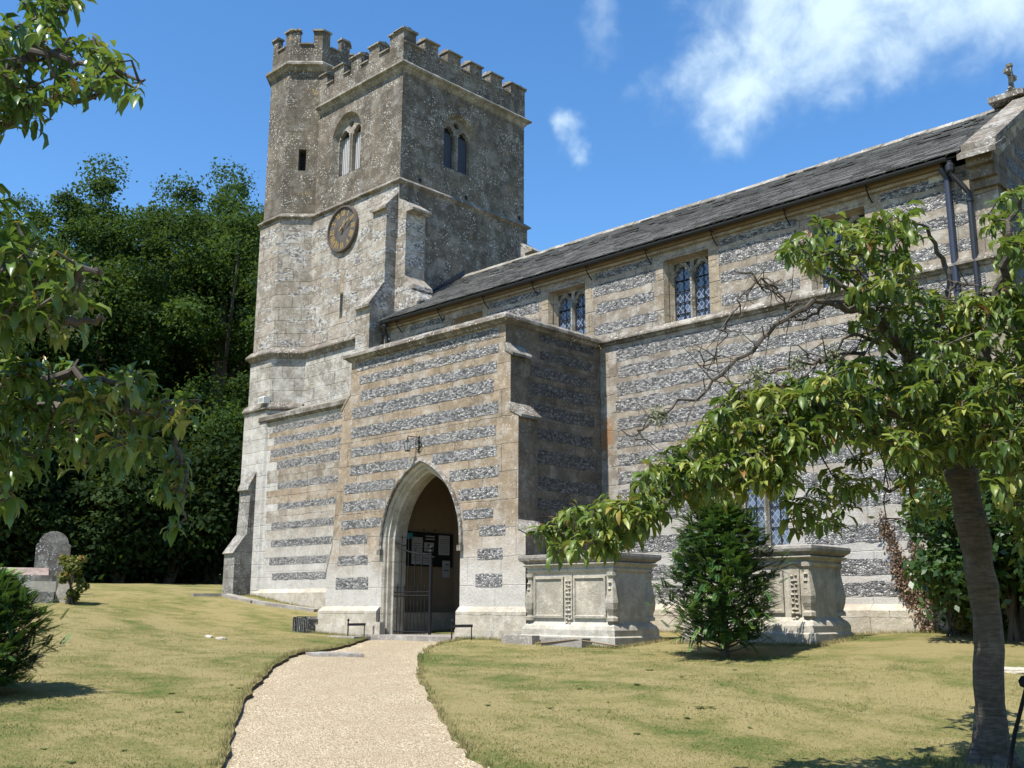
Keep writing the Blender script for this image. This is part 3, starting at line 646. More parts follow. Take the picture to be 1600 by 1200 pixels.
# ---- nave
YN=15.92; XE=-5.14; EZ=8.52; RY=18.65; RZ=10.45; YNN=21.38
WC=[-16.95,-13.90,-10.88,-7.78]
holes=[[(c-.54,6.95),(c+.50,6.95),(c+.50,8.24),(c-.54,8.24)] for c in WC]
LWN=(-10.0,-9.2); lowh=[(-10.05,2.66),(-9.0,2.66),(-9.0,4.95),(-10.05,4.95)]
nv=MB()
wallpoly(nv,FS(YN),[(-20.0,1.0),(XE,1.0),(XE,8.46),(-20.0,8.46)],holes+[lowh],M['nave'])
nv.poly([(XE,YN,1),(XE,YNN,1),(XE,YNN,8.4),(XE,RY,RZ-.15),(XE,YN,8.4)],M['shaded_side'])
nv.poly([(XE,YNN,1),(-20,YNN,1),(-20,YNN,8.4),(XE,YNN,8.4)],M['nave'])
def cut(a0,a1,spans):
    out=[(a0,a1)]
    for s0,s1 in spans:
        nw=[]
        for p,q in out:
            if s1<=p or s0>=q: nw.append((p,q)); continue
            if s0>p: nw.append((p,s0))
            if s1<q: nw.append((s1,q))
        out=nw
    return out
upper=[(8.22,8.36),(7.86,8.12),(7.50,7.70),(7.06,7.26)]
for a,b in upper:
    for p,q in cut(-19.0,XE-.45,[(c-.54-random.uniform(.16,.30),c+.5+random.uniform(.2,.36)) for c in WC]): band(nv,FS(YN-.005),a,b,p,q,M['flint'],.02)
low=[(6.43,6.68),(6.08,6.31),(5.73,5.98),(5.38,5.63),(5.03,5.27),(4.68,4.92),(4.33,4.56),(3.98,4.2),(3.6,3.85),(3.24,3.5),(2.66,2.96),(2.14,2.4),(1.82,2.04)]
for i,(a,b) in enumerate(low):
    sp=[(-10.35-random.uniform(0,.1),-8.72+random.uniform(-.1,.1))] if b<5.2 else []
    for p,q in cut(-12.62+random.uniform(-.04,.05),XE-.4+random.uniform(-.1,.1),sp): band(nv,FS(YN-.005),a,b,p,q,M['flint'],.02)
# dressed surrounds of the clerestory windows, a touch warmer than the wall
for c in WC:
    for k in range(5):
        z=6.97+k*.30; zt_=min(z+.29,8.3); band(nv,FS(YN-.007),z,zt_,c-.54-.13-.05*(k%2),c-.54,M['tanflat'],0,.5); band(nv,FS(YN-.007),z,zt_,c+.5,c+.5+.16+.07*((k+1)%2),M['tanflat'],0,.5)
# square patch of clean stone and weathering slabs
nv.prism([(-13.0,YN-.12,1.0),(-13.0,YN-.12,1.60),(-13.0,YN-.002,1.70),(-13.0,YN-.002,1.0)],(XE+13.0,0,0),M['pale'])
band(nv,FS(YN-.006),8.30,8.45,-6.18,-5.9,M['pale'],0,.5)
for z in np.arange(1.6,10.0,.36):
    half=(RZ-.35-z)/((RZ-8.4)/(RY-YN)) if z>8.2 else 9
    y0=max(YN+.45,RY-half); y1=min(YNN-.45,RY+half)
    if y1-y0>.4: band(nv,FE(XE+.005),z,z+.19,y0,y1,M['flint_shaded'])
cpart(nv,'nave_wall')
mb=MB(); course(mb,[(-13.0,YN),(XE,YN),(XE,YN+.5)],6.86,[(0,.11),(.03,.09),(.11,.0),(.11,-.03),(.05,-.055),(.03,-.09),(0,-.10)],M['coping'],closed=False); cpart(mb,'string_course')
# gable wall, coping and kneeler
sl_=(RZ-8.60)/(RY-15.72)
def roofz(y): return RZ-abs(y-RY)*sl_
cs=(10.65-8.64)/3.05
def copz(y): return 10.65-abs(y-RY)*cs
gb=MB()
for sgn in (-1,1):
    P0=[(-5.52,RY,10.65),(-5.0,RY,10.65),(-5.0,RY+sgn*3.05,8.64),(-5.52,RY+sgn*3.05,8.64)]
    if sgn<0: P0=P0[::-1]
    gb.prism(P0,(0,0,-.11),M['coping'])
    q=[(-5.46,RY,10.0),(-5.141,RY,10.0),(-5.141,RY+sgn*2.75,8.30),(-5.46,RY+sgn*2.75,8.30)]; gb.prism(q,(0,0,.54),M['nave'])
cpart(gb,'gable_coping')
kn=MB(); P0=[(-5.56,15.50,8.47),(-4.98,15.50,8.47),(-4.98,16.0,8.76),(-5.56,16.0,8.76)]; kn.prism(P0,(0,0,-.09),M['coping'])
for z0,z1,y in ((8.30,8.47,15.66),(8.12,8.30,15.76),(7.98,8.12,15.85)): kn.box(-5.50+.003*y-.04,-5.10+.004*y-.06,y,16.3,z0+.002,z1-.002,M['shaded_side'])
cpart(kn,'kneeler')
# roof of real stone slates
rf=MB(); X0r,X1r=-20.02,-5.5
for sgn in (-1,1):
    rf.poly([(X0r,RY,RZ-.06),(X1r,RY,RZ-.06),(X1r,RY+sgn*2.93,8.60-.06),(X0r,RY+sgn*2.93,8.60-.06)],M['slate'])
slen=math.hypot(2.93,RZ-8.6); un=Vector((0,-2.93/slen,-(RZ-8.6)/slen)); nn=Vector((0,-(RZ-8.6)/slen,2.93/slen))
nr=20
for r in range(nr):
    s1=slen*(r+1)/nr+.03; s0=slen*(r)/nr-.02; x=X0r-random.uniform(0,.2)
    while x<X1r:
        w=random.uniform(.16,.36); xe=min(x+w,X1r)
        if xe-max(x,X0r)>.05:
            x0=max(x,X0r)+.004; lift=random.choice([0,0,0,0,.006,.02]) if r<8 else random.choice([0,0,0,.005]); th=random.uniform(.014,.026); j=random.uniform(-.008,.010); top=Vector((0,RY,RZ))
            A_=top+un*s0+nn*.002; B_=top+un*(s1+j)+nn*(.028+lift)
            q=[Vector((x0,0,0))+A_,Vector((xe-.004,0,0))+A_,Vector((xe-.004,0,0))+B_,Vector((x0,0,0))+B_]
            tn=min(1,max(0,random.gauss(.45,.2)+(.35 if r<4 and random.random()<.5 else 0)+(.25 if lift>.02 else 0)))  # paler tint by the ridge paints in light caught on slate edges
            rf.prism(q,tuple(nn*th),M['roof'],tn)
        x+=w
for r in range(nr):
    s=slen*r/nr; A_=Vector((0,RY,RZ))+Vector((0,2.93/slen,-(RZ-8.6)/slen))*s
    B_=Vector((0,RY,RZ))+Vector((0,2.93/slen,-(RZ-8.6)/slen))*(s+slen/nr+.02)+Vector((0,.02,.04)); rf.prism([(X0r,A_.y,A_.z),(X1r,A_.y,A_.z),(X1r,B_.y,B_.z),(X0r,B_.y,B_.z)],(0,0,.02),M['roof'],.45)
roofo=cpart(rf,'roof')
mb=MB(); x=X0r
while x<X1r-.05:
    w=min(random.uniform(.42,.5),X1r-x); j=random.uniform(-.008,.01); mb.prism([(x+.004,RY-.17,RZ-.055+j),(x+.004,RY-.02,RZ+.075+j),(x+.004,RY+.02,RZ+.075+j),(x+.004,RY+.17,RZ-.055+j),(x+.004,RY,RZ+.01+j)],(w-.008,0,0),M['dressing'],.9); x+=w
cpart(mb,'ridge_tile',roofo)
mb=MB(); 
for i,(y,z) in enumerate([(19.1,10.2)]): pass
mb.prism([(-20.11+.0,YN+.2,8.72),(-20.0,YN+.2,8.72),(-20.0,RY+.0,RZ+.10),(-20.11,RY,RZ+.10)],(0,0,.13),M['gutter']); cpart(mb,'lead_flashing',roofo)
# eaves: timber plate, gutter, brackets
mb=MB(); mb.box(-20.0,-5.93,15.80,15.915,8.46,8.56,M['wood']); mb.box(-20.0,-5.93,15.86,15.917,8.40,8.457,M['tanflat']); mb.poly([(-20,15.72,8.575),(-6.0,15.72,8.575),(-6.0,15.92,8.565),(-20,15.92,8.565)],M['wood']); cpart(mb,'eaves_board')
gt=MB(); rings=[]
for x in (-19.75,-5.78):
    rings.append([(x,15.70+.055*math.cos(a),8.555+.055*math.sin(a)) for a in np.linspace(-math.pi,0,9)]+[(x,15.70+.045*math.cos(a),8.555+.045*math.sin(a)) for a in np.linspace(0,-math.pi,9)])
gt.loft(rings,M['gutter'],True,True,True); gut=cpart(gt,'gutter')
for x in np.arange(-19.3,-6,1.52):
    b=MB(); b.tube([(x,15.70,8.50),(x,15.78,8.36),(x+.01,15.905,8.24)],.012,M['iron'],5); b.tube([(x,15.70,8.50),(x,15.85,8.47)],.010,M['iron'],5); cpart(b,'gutter_bracket',gut)
dp=MB(); dp.tube([(-5.75,15.70,8.5),(-5.75,15.72,8.40)],.045,M['gutter']); dp.lathe((-5.75,15.71,8.30),[(.05,0),(.075,.03),(.075,.12),(.05,.15)],M['gutter'],10); dp.tube([(-5.75,15.71,8.3),(-5.62,15.80,8.08),(-5.55,15.85,7.95),(-5.55,15.85,1.3)],.042,M['gutter'],10)
for z in (7.8,6.1,4.3,2.5): dp.lathe((-5.55,15.85,z),[(.042,0),(.055,.01),(.055,.05),(.042,.06)],M['gutter'],10)
cpart(dp,'downpipe')
dp=MB(); dp.tube([(-5.93,15.80,8.45),(-5.87,15.86,8.3),(-5.86,15.86,1.3)],.05,M['pipe'],8); cpart(dp,'downpipe')
dp=MB(); dp.tube([(-19.72,15.70,8.5),(-19.74,15.72,8.40),(-19.80,15.84,8.22),(-19.80,15.85,6.9)],.045,M['gutter'],10); dp.lathe((-19.73,15.71,8.42),[(.045,0),(.065,.01),(.065,.06),(.045,.07)],M['gutter'],10); cpart(dp,'downpipe')
# clerestory windows and the low window
def nwindow(cx0,cx1,z0,z1,square=True,name='nave_window',pitch=.31):
    mb=MB(); fr=FS3(YN); sm=M['tanflat'] if z0>5 else M['pale']
    O=[(cx0,z0),(cx1,z0),(cx1,z1),(cx0,z1)]; I=[(cx0+.09,z0+.02),(cx1-.07,z0+.02),(cx1-.07,z1-.03),(cx0+.09,z1-.03)]; I1=[(cx0+.045,z0+.01),(cx1-.035,z0+.01),(cx1-.035,z1-.015),(cx0+.045,z1-.015)]
    mb.loft([ring3(fr,O,0),ring3(fr,I1,.10),ring3(fr,I1,.13),ring3(fr,I,.20)],sm)
    x0,x1=I[0][0],I[1][0]; mid=(x0+x1)/2; mw=.045; hl=(x1-x0)/4-mw/2-.012; top=z1-.03
    zs=top-.36 if z1-z0<1.6 else top-.5; za=zs+.26
    Ls=[arch(mid+s*((x1-x0)/4+mw/4+.002),hl,z0+.03,zs,za,9,.20) for s in (-1,1)]
    sp=[]
    for s in (-1,1):
        c=mid+s*((x1-x0)/4+mw/4)
        for q in (-1,1): sp.append([(c+q*(hl*.35),top-.03),(c+q*hl,top-.03),(c+q*hl,top-.17)])
    wallpoly(mb,lambda a,b:fr(a,b,.20),I,Ls+sp,M['pale'] if z0<5 else M['dressing'])
    for L in Ls+sp: mb.loft([ring3(fr,L,.20),ring3(fr,L,.27)],M['dressing'])
    mb.loft([ring3(fr,[(mid-mw,z0+.02),(mid+mw,z0+.02),(mid+mw,zs),(mid-mw,zs)],.20),ring3(fr,[(mid-.018,z0+.02),(mid+.018,z0+.02),(mid+.018,zs+.1),(mid-.018,zs+.1)],.14)],M['dressing'],capb=True)
    o=cpart(mb,name)
    g=MB(); g.poly([fr(x0-.02,z0,.262),fr(x1+.02,z0,.262),fr(x1+.02,top,.262),fr(x0-.02,top,.262)],M['glass']); cpart(g,'glass',o)
    fe=MB()
    for s in (-1,1):
        c=mid+s*((x1-x0)/4+mw/4)
        fe.tube([fr(c,z0+.03,.245),fr(c,za-.02,.245)],.008,M['iron'],4)
        z=z0+.03+pitch*.6
        while z<za-.08: fe.tube([fr(c-hl,z,.245),fr(c+hl,z,.245)],.010,M['iron'],4); z+=pitch*.72
    cpart(fe,'window_bars',o)
for c in WC: nwindow(c-.54,c+.50,6.95,8.24)
nwindow(-10.05,-9.0,2.66,4.95,pitch=.5)
mb=MB(); mb.prism([(-10.4,YN-.12,5.18),(-8.7,YN-.12,5.18),(-8.7,YN-.003,5.30),(-10.4,YN-.003,5.30)],(0,.001,-.12),M['coping']); 
mb=MB(); mb.box(-10.35,-8.72,YN-.11,YN-.003,5.12,5.24,M['coping']); mb.box(-10.35,-10.24,YN-.10,YN-.004,4.7,5.118,M['coping']); mb.box(-8.83,-8.72,YN-.10,YN-.004,4.7,5.118,M['coping']); cpart(mb,'hood_mould')
# gable cross
gc=MB(); cx,cy,cz=-5.62,RY,10.60
gc.prism([(cx-.30,cy-.40,cz-.12),(cx+.30,cy-.40,cz-.12),(cx+.30,cy+.40,cz-.12),(cx-.30,cy+.40,cz-.12)],(0,0,.10),M['coping'])
gc.lathe((cx,cy,cz-.02),[(.22,0),(.17,.06),(.11,.10),(.10,.15),(.12,.17),(.07,.22),(.05,.26)],M['coping'],8)
def crosscap(P,w,h,d): gc.box(P[0]-d,P[0]+d,P[1]-w,P[1]+w,P[2],P[2]+h,M['headstone'])
crosscap((cx,cy,cz+.20),.035,.46,.035); crosscap((cx,cy,cz+.45),.17,.07,.03)
for a in (-.18,.18): gc.lathe((cx,cy+a,cz+.485),[(0.0,-.07),(.055,-.03),(.06,.03),(0,.07)],M['headstone'],7)
gc.lathe((cx,cy,cz+.66),[(0.0,-.06),(.065,-.02),(.06,.03),(0,.06)],M['headstone'],7)
for a in (45,135,225,315):
    q=(cx,cy+.09*math.cos(rad(a)),cz+.485+.09*math.sin(rad(a))); gc.lathe(q,[(0,-.03),(.035,0),(0,.03)],M['headstone'],6)
for a in (-.09,.09): gc.lathe((cx,cy+a,cz+.19),[(0,-.05),(.045,0),(0,.05)],M['coping'],6)
cpart(gc,'gable_cross')
# ---- porch
YP=13.2; AX=-15.30
pf=MB()
out=[(-17.66,6.80),(-17.66,6.12),(-17.92,5.78),(-17.93,5.0),(-18.10,3.0),(-18.26,2.35),(-18.26,1.0),(-12.52,1.0),(-12.52,2.95),(-12.70,3.10),(-12.70,5.02),(-12.90,5.22),(-12.90,6.16),(-13.03,6.38),(-13.03,6.80)]
AO=arch(AX,1.13,1.0,2.85,4.38,14)
out=[(x,z) for x,z in out]
# opening reaches the ground: stitch it into the outline
o2=[(-17.66,6.80),(-17.66,6.12),(-17.92,5.78),(-17.93,5.0),(-18.10,3.0),(-18.26,2.35),(-18.26,1.0)]+AO+[(-12.52,1.0),(-12.52,2.95),(-12.70,3.10),(-12.70,5.02),(-12.90,5.22),(-12.90,6.16),(-13.03,6.38),(-13.03,6.80)]
wallpoly(pf,FS(YP),o2,[],M['tan'])
TH=.5
for (a,b) in zip(out[:-1],out[1:]):
    if a[1]==1.0 and b[1]==1.0: continue
    flat=abs(a[0]-b[0])>abs(a[1]-b[1])*.4
    m_=M['coping'] if flat else (M['shaded_side'])
    pf.poly([(a[0],YP,a[1]),(b[0],YP,b[1]),(b[0],YP+TH,b[1]),(a[0],YP+TH,a[1])],m_)
# weathered offset stones, proud of the buttress
for x0,z0,x1,z1 in ((-13.04,6.40,-12.83,6.16),(-12.91,5.26,-12.60,4.99),(-12.71,3.14,-12.44,2.92)): pf.prism([(x0,YP-.02,z0),(x1,YP-.02,z1),(x1,YP-.02,z1-.05),(x0,YP-.02,z0-.16)],(0,TH+.04,0),M['coping'])
for x0,z0,x1,z1 in ((-17.65,6.14,-17.96,5.76),(-18.09,2.98,-18.30,2.34)): pf.prism([(x0,YP-.012,z0),(x1,YP-.012,z1),(x1,YP-.012,z1-.05),(x0,YP-.012,z0-.10)],(0,TH+.02,0),M['tan'])
pf.poly([(-17.66+.0,YP+TH,1.0),(-17.66,YP+TH,6.8),(-18.26,YP+TH,2.3),(-18.26,YP+TH,1)],M['tan'])
PB=[(6.53,6.70),(6.22,6.39),(5.86,6.06),(5.50,5.74),(5.08,5.31),(4.68,4.88),(4.30,4.50),(3.93,4.13),(3.56,3.76),(3.20,3.38),(2.88,3.06),(2.46,2.65),(1.98,2.21)]
def edgeL(z):
    pts=[(1,-18.26),(2.35,-18.26),(3,-18.1),(5,-17.93),(5.78,-17.92),(6.12,-17.66),(7,-17.66)]
    return np.interp(z,[p[0] for p in pts],[p[1] for p in pts])
def archhalf(z,w=1.13,zs=2.85,za=4.38):
    if z<zs: return w
    if z>za: return 0
    A_=arch(0,w,1,zs,za,30); best=[p for p in A_ if p[0]>=0]; best.sort(key=lambda p:p[1]); return np.interp(z,[p[1] for p in best],[p[0] for p in best])
for i,(a,b) in enumerate(PB):
    zl=edgeL((a+b)/2)+random.uniform(.22,.42); zr=-13.24+random.uniform(-.12,.08) if b>3.1 else -13.02+random.uniform(-.08,.03)
    if b>5.9: zl=-17.44+random.uniform(-.05,.15)
    hw=archhalf(a); ext=.10 if a>3.1 else [.42,.5,.46][i%3]
    if a>4.55: band(pf,FS(YP-.006),a,b,zl,zr,M['flint'])
    else:
        band(pf,FS(YP-.006),a,b,zl,AX-hw-ext,M['flint'],.008); band(pf,FS(YP-.006),a,b,AX+hw+ext,zr,M['flint'],.008)
porch=cpart(pf,'porch')
# porch sides, inner faces
ps=MB()
ps.poly([(-13.03,YP+TH,1.0),(-13.03,YN,1.0),(-13.03,YN,6.8),(-13.03,YP+TH,6.8)],M['shaded_side'])
for a,b in [(6.58,6.76),(6.22,6.40),(5.86,6.07),(5.52,5.74),(5.10,5.34),(4.69,4.91),(4.24,4.49),(3.74,3.98),(3.38,3.58),(2.9,3.1),(2.46,2.66),(1.98,2.2)]: band(ps,FE(-13.025),a,b,YP+TH+.1+random.uniform(.0,.35),YN-.1-random.uniform(.02,.25),M['flint_shaded'],.015)
ps.poly([(-17.66,YP+TH,1.0),(-17.66,YN,1.0),(-17.66,YN,6.8),(-17.66,YP+TH,6.8)],M['tan'])
for a,b in PB: band(ps,FE(-17.665),a,b,YP+TH+.2,YN-.1,M['flint'],.015)
ps.box(-17.60,-17.15,YP+TH+.0,YN,1.0,6.5,M['plaster']); ps.box(-13.55,-13.08,YP+TH,YN,1.0,6.5,M['plaster']); ps.box(-17.149,-13.551,YN-.12,YN-.01,1.0,6.5,M['plaster'])
wallpoly(ps,FS(YP+TH),[(-17.6,1.0)]+arch(AX,1.05,1.0,2.85,4.30,14)+[(-13.1,1.0),(-13.1,6.5),(-17.6,6.5)],[],M['plaster'])
ps.poly([(-17.7,YP+.1,6.74),(-13.0,YP+.1,6.74),(-13.0,YN,6.74),(-17.7,YN,6.74)],M['slate']); ps.poly([(-17.6,YP+TH,5.0),(-13.1,YP+TH,5.0),(-13.1,YN,5.0),(-17.6,YN,5.0)],M['plaster'])
# inner door arch, stone bench, floor
ps.box(-17.148,-16.72,YP+TH+.02,YN-.13,1.0,1.52,M['tombd']); ps.box(-13.98,-13.552,YP+TH+.02,YN-.13,1.0,1.52,M['tombd'])
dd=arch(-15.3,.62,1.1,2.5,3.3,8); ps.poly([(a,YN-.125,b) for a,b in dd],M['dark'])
cpart(ps,'porch_side_wall')
mb=MB(); mb.box(-16.7,-14.0,YP-.25,YN-.12,.9,1.105,M['slab']); cpart(mb,'threshold')
# plinth
pr_=[(0.0,.09),(.03,.07),(.10,-.0),(.10,-.62)]
for sgn in (-1,1):
    pl=MB()
    if sgn<0:
        course(pl,[(-18.27,YP+.6),(-18.27,YP-.003),(AX-1.14,YP-.003)],1.55,pr_,M['pale'],closed=False); pl.box(-18.37,AX-1.16,YP-.16,YP-.09,.8,1.27,M['pale']); pl.box(AX-1.32,AX-1.0,YP-.115,YP+.02,.9,1.34,M['pale'])
    else:
        course(pl,[(AX+1.14,YP-.003),(-12.51,YP-.003),(-12.51,YP+.52)],1.55,pr_,M['pale'],closed=False); pl.box(AX+1.16,-12.42,YP-.14,YP-.09,.8,1.24,M['pale'])
    cpart(pl,'plinth')
# coping and arch mouldings
mb=MB(); course(mb,[(-17.66,YN),(-17.66,YP),(-13.03,YP),(-13.03,YN-.13)],6.85,[(-.45,.10),(-.2,.13),(.02,.11),(.13,.03),(.14,-.03),(.08,-.06),(.05,-.10),(0,-.12)],M['coping'],closed=False); cpart(mb,'coping')
am=MB(); fr=FS3(YP)
def ar(w,z0,za,n=14): return arch(AX,w,z0,2.85,za,n)
rs=[(1.13,4.38,0),(1.09,4.33,.04),(1.08,4.32,.09),(1.04,4.27,.09),(1.02,4.24,.17),(.985,4.20,.19),(.98,4.19,.30),(1.0,4.22,.5)]
rr=[ring3(fr,ar(w,1.0,za),d) for w,za,d in rs]; am.loft(rr,M['pale'],closed=False)
hd=[(1.13,4.38,.0),(1.13,4.38,-.04),(1.15,4.405,-.06),(1.19,4.45,-.045),(1.20,4.465,0)]
rr=[ring3(fr,arch(AX,w,2.72,2.85,za,14),d) for w,za,d in hd]; am.loft(rr,M['coping'],closed=False)
for s in (-1,1): am.box(AX+s*1.165-.05,AX+s*1.165+.05,YP-.08,YP-.002,2.64,2.74,M['coping'])
cpart(am,'arch_moulding')
# ================================================================== FIXTURES
# clock
ck=empty('clock',(-22.38,YS-.07,11.83),'round black clock with gilt Roman numerals on the tower wall','clock'); CR=(-22.38,YS-.07,11.83); YC=YS-.07
mb=MB(); mb.lathe((CR[0],YC,CR[2]),[(.62,-.0),(.62,-.05),(.0,-.05)],M['clockface'],48,'y'); mb.build('clock_face',ck,CR)
mb=MB(); mb.lathe((CR[0],YC,CR[2]),[(.60,-.049),(.61,-.10),(.655,-.10),(.67,-.06),(.67,.0)],M['bronze'],48,'y',caps=False); mb.build('rim',ck,CR,smooth=True)
mb=MB()
def dial(r,a,x,z):   # local numeral coords (x right, z outward) at clock angle a
    A=rad(a); ox,oz=math.sin(A),math.cos(A); rx,rz=math.cos(A),-math.sin(A)
    return (CR[0]+ox*(r+z)+rx*x,YC-.056,CR[2]+oz*(r+z)+rz*x)
def bar(a,x0,z0,x1,z1,w):
    d=math.hypot(x1-x0,z1-z0); nx_,nz_=-(z1-z0)/d*w/2,(x1-x0)/d*w/2
    mb.poly([dial(.375,a,x0+nx_,z0+nz_),dial(.375,a,x1+nx_,z1+nz_),dial(.375,a,x1-nx_,z1-nz_),dial(.375,a,x0-nx_,z0-nz_)],M['gold'])
NUM=['XII','I','II','III','IIII','V','VI','VII','VIII','IX','X','XI']; wd={'I':.048,'V':.10,'X':.10}
for i,s in enumerate(NUM):
    mb=MB(); a=30*i; tot_=sum(wd[c] for c in s); x=-tot_/2
    for c in s:
        w=wd[c]; 
        if c=='I': bar(a,x+w/2,0,x+w/2,.19,.030)
        elif c=='V': bar(a,x+.012,.19,x+w/2,0,.032); bar(a,x+w-.012,.19,x+w/2,0,.02)
        else: bar(a,x+.01,.19,x+w-.01,0,.032); bar(a,x+w-.01,.19,x+.01,0,.02)
        x+=w
    mb.build('numeral',ck,CR)
mb=MB()
mb.loft([[(CR[0]+r*math.cos(a),YC-.0545,CR[2]+r*math.sin(a)) for a in np.linspace(0,2*math.pi,60,endpoint=False)] for r in (.570,.596)],M['clockface'])
for i in range(60): 
    A=i*6; mb.poly([dial(.575,A,-.006,0),dial(.575,A,.006,0),dial(.575,A,.006,.02),dial(.575,A,-.006,.02)],M['gold'])
mb.build('minute_ring',ck,CR)
def hand(name,a,L,w,d):
    mb=MB(); A=rad(a); o=np.array([math.sin(A),math.cos(A)]); r=np.array([math.cos(A),-math.sin(A)])
    pts=[(-.10,.02),(-.10,-.02),(0,-w*.6),(L*.55,-w*.5),(L*.68,-w*1.4),(L*.78,-w*.5),(L,0),(L*.78,w*.5),(L*.68,w*1.4),(L*.55,w*.5),(0,w*.6)]
    mb.prism([(CR[0]+o[0]*p+r[0]*q,YC-d,CR[2]+o[1]*p+r[1]*q) for p,q in pts],(0,.008,0),M['gold']); mb.lathe((CR[0],YC-d-.004,CR[2]),[(.0,0),(.035,0),(.035,.03)],M['gold'],10,'y'); mb.build(name,ck,CR)
hand('hour_hand',33,.32,.022,.10); hand('minute_hand',58,.50,.018,.12)
# floodlight box on tower
fl=empty('floodlight',(-24.6,15.6,7.13),'small white floodlight box on the string course of the turret','floodlight')
R0=(-24.6,15.55,7.13); fl.location=R0; mb=MB()
mb.prism([(-24.73,15.36,7.10),(-24.47,15.36,7.10),(-24.44,15.34,7.26),(-24.47,15.44,7.30),(-24.73,15.44,7.30),(-24.76,15.34,7.26)],(0,.02,0),M['white'])
mb.box(-24.74,-24.46,15.38,15.56,7.10,7.29,M['white']); mb.build('housing',fl,R0)
mb=MB(); mb.poly([(-24.71,15.357,7.12),(-24.49,15.357,7.12),(-24.47,15.338,7.25),(-24.73,15.338,7.25)],M['lamp']); mb.build('lens',fl,R0); mb=MB(); mb.tube([(-24.6,15.5,7.1),(-24.6,15.55,6.98),(-24.6,15.6,6.9)],.02,M['iron']); mb.build('bracket',fl,R0)
# lantern over the arch
LN=(-15.50,13.0,4.60); ln=empty('lantern',(-15.38,13.2,4.75),'small iron lantern on a scrolled bracket above the porch arch','lantern'); R0=(-15.38,13.2,4.75)
mb=MB(); x,y,z=LN
for dx in(-.042,.042):
    for dy in(-.042,.042): mb.tube([(x+dx*.8,y+dy*.8,z),(x+dx*1.2,y+dy*1.2,z+.16)],.006,M['iron'],4)
mb.lathe((x,y,z+.16),[(.07,0),(.04,.04),(.018,.07),(.025,.09),(0,.10)],M['iron'],4); mb.lathe((x,y,z-.01),[(.065,0),(.065,.015)],M['iron'],4); mb.build('lantern_frame',ln,R0)
mb=MB(); mb.lathe((x,y,z+.01),[(.045,0),(.068,.15)],M['lamp'],4); mb.build('glass',ln,R0)
mb=MB(); mb.tube([(x,y,z+.25),(x,y,z+.29),(x+.02,y+.1,z+.29),(x+.12,13.16,z+.27)],.010,M['iron'],5); mb.tube([(x+.12,13.19,z-.02),(x+.12,13.19,z+.30)],.016,M['iron'],5)
sc=[(x+.12-.0,13.16-.12*abs(math.cos(a))*.6,z+.17+.07*math.sin(a)) for a in np.linspace(0,5,12)]; mb.tube(sc,.008,M['iron'],4); mb.tube([(x+.12+.09*math.cos(a),13.17,z+.12+.09*math.sin(a)) for a in np.linspace(-2.5,2.5,12)],.010,M['iron'],4); mb.build('bracket',ln,R0)
# finial iron spike over hood
# iron gate
G0=(-16.3,13.42,1.12); gt_=empty('iron_gate',G0,'black wrought iron gate with spear bars closing half the porch arch','gate'); GY=13.42
mb=MB(); mb.tube([(-16.32,GY,1.10),(-16.32,GY,3.02)],.026,M['iron'],8); mb.lathe((-16.32,GY,3.0),[(.03,0),(.045,.02),(.03,.04),(.045,.08),(0,.13)],M['iron'],8); mb.tube([(-16.44,GY,2.86),(-16.3,GY,2.84)],.02,M['iron'],6); mb.build('hanging_post',gt_,G0)
mb=MB(); mb.tube([(-15.22,GY,1.12),(-15.22,GY,2.66)],.032,M['iron'],8); mb.lathe((-15.22,GY,2.64),[(.03,0),(.05,.03),(.035,.06),(.05,.11),(0,.16)],M['iron'],8); mb.tube([(-15.36,GY,2.56),(-15.12,GY,2.56)],.015,M['iron'],6); mb.build('meeting_stile',gt_,G0)
for z,r in ((1.16,.018),(1.84,.016),(1.91,.014)): mb=MB(); mb.tube([(-16.3,GY,z),(-15.25,GY,z)],r,M['iron'],6); mb.build('rail',gt_,G0)
mb=MB(); mb.tube([(-16.3+k*.1,GY,2.86-.22*math.sin(k/10*math.pi/2)**.8-.02) for k in range(11)],.014,M['iron'],6); mb.tube([(-16.3,GY,2.90),(-16.0,GY,2.82)],.02,M['iron'],6)
mb.build('rail',gt_,G0)
for k in range(1,5):
    x=-16.3+k*.205; top=2.98-.035*k if k<3 else 2.72
    b=MB(); b.tube([(x,GY,1.12),(x,GY,top)],.009,M['iron'],6); b.lathe((x,GY,top),[(.008,0),(.022,.03),(0,.12)],M['iron'],6); b.build('spear_bar',gt_,G0)
for k in range(5):
    x=-16.3+.1+k*.205
    b=MB(); b.tube([(x,GY,1.12),(x,GY,1.98)],.009,M['iron'],6); b.lathe((x,GY,1.98),[(.008,0),(.02,.02),(0,.09)],M['iron'],6); b.build('dog_bar',gt_,G0)
# open leaf folded back inside
G1=(-14.40,13.55,1.12); g2=empty('iron_gate',G1,'black iron gate leaf swung open into the dark of the porch','gate')
mb=MB(); mb.tube([(-14.38,13.6,1.12),(-14.38,13.6,2.9)],.024,M['iron']); mb.tube([(-14.36,14.5,1.12),(-14.36,14.5,2.6)],.024,M['iron'])
for z in (1.16,1.84,2.55): mb.tube([(-14.38,13.6,z),(-14.36,14.5,z)],.014,M['iron'])
mb.build('frame',g2,G1)
for k in range(1,6):
    b=MB(); b.tube([(-14.38,13.6+k*.15,1.12),(-14.38,13.6+k*.15,2.75)],.008,M['iron'],5); b.build('spear_bar',g2,G1)
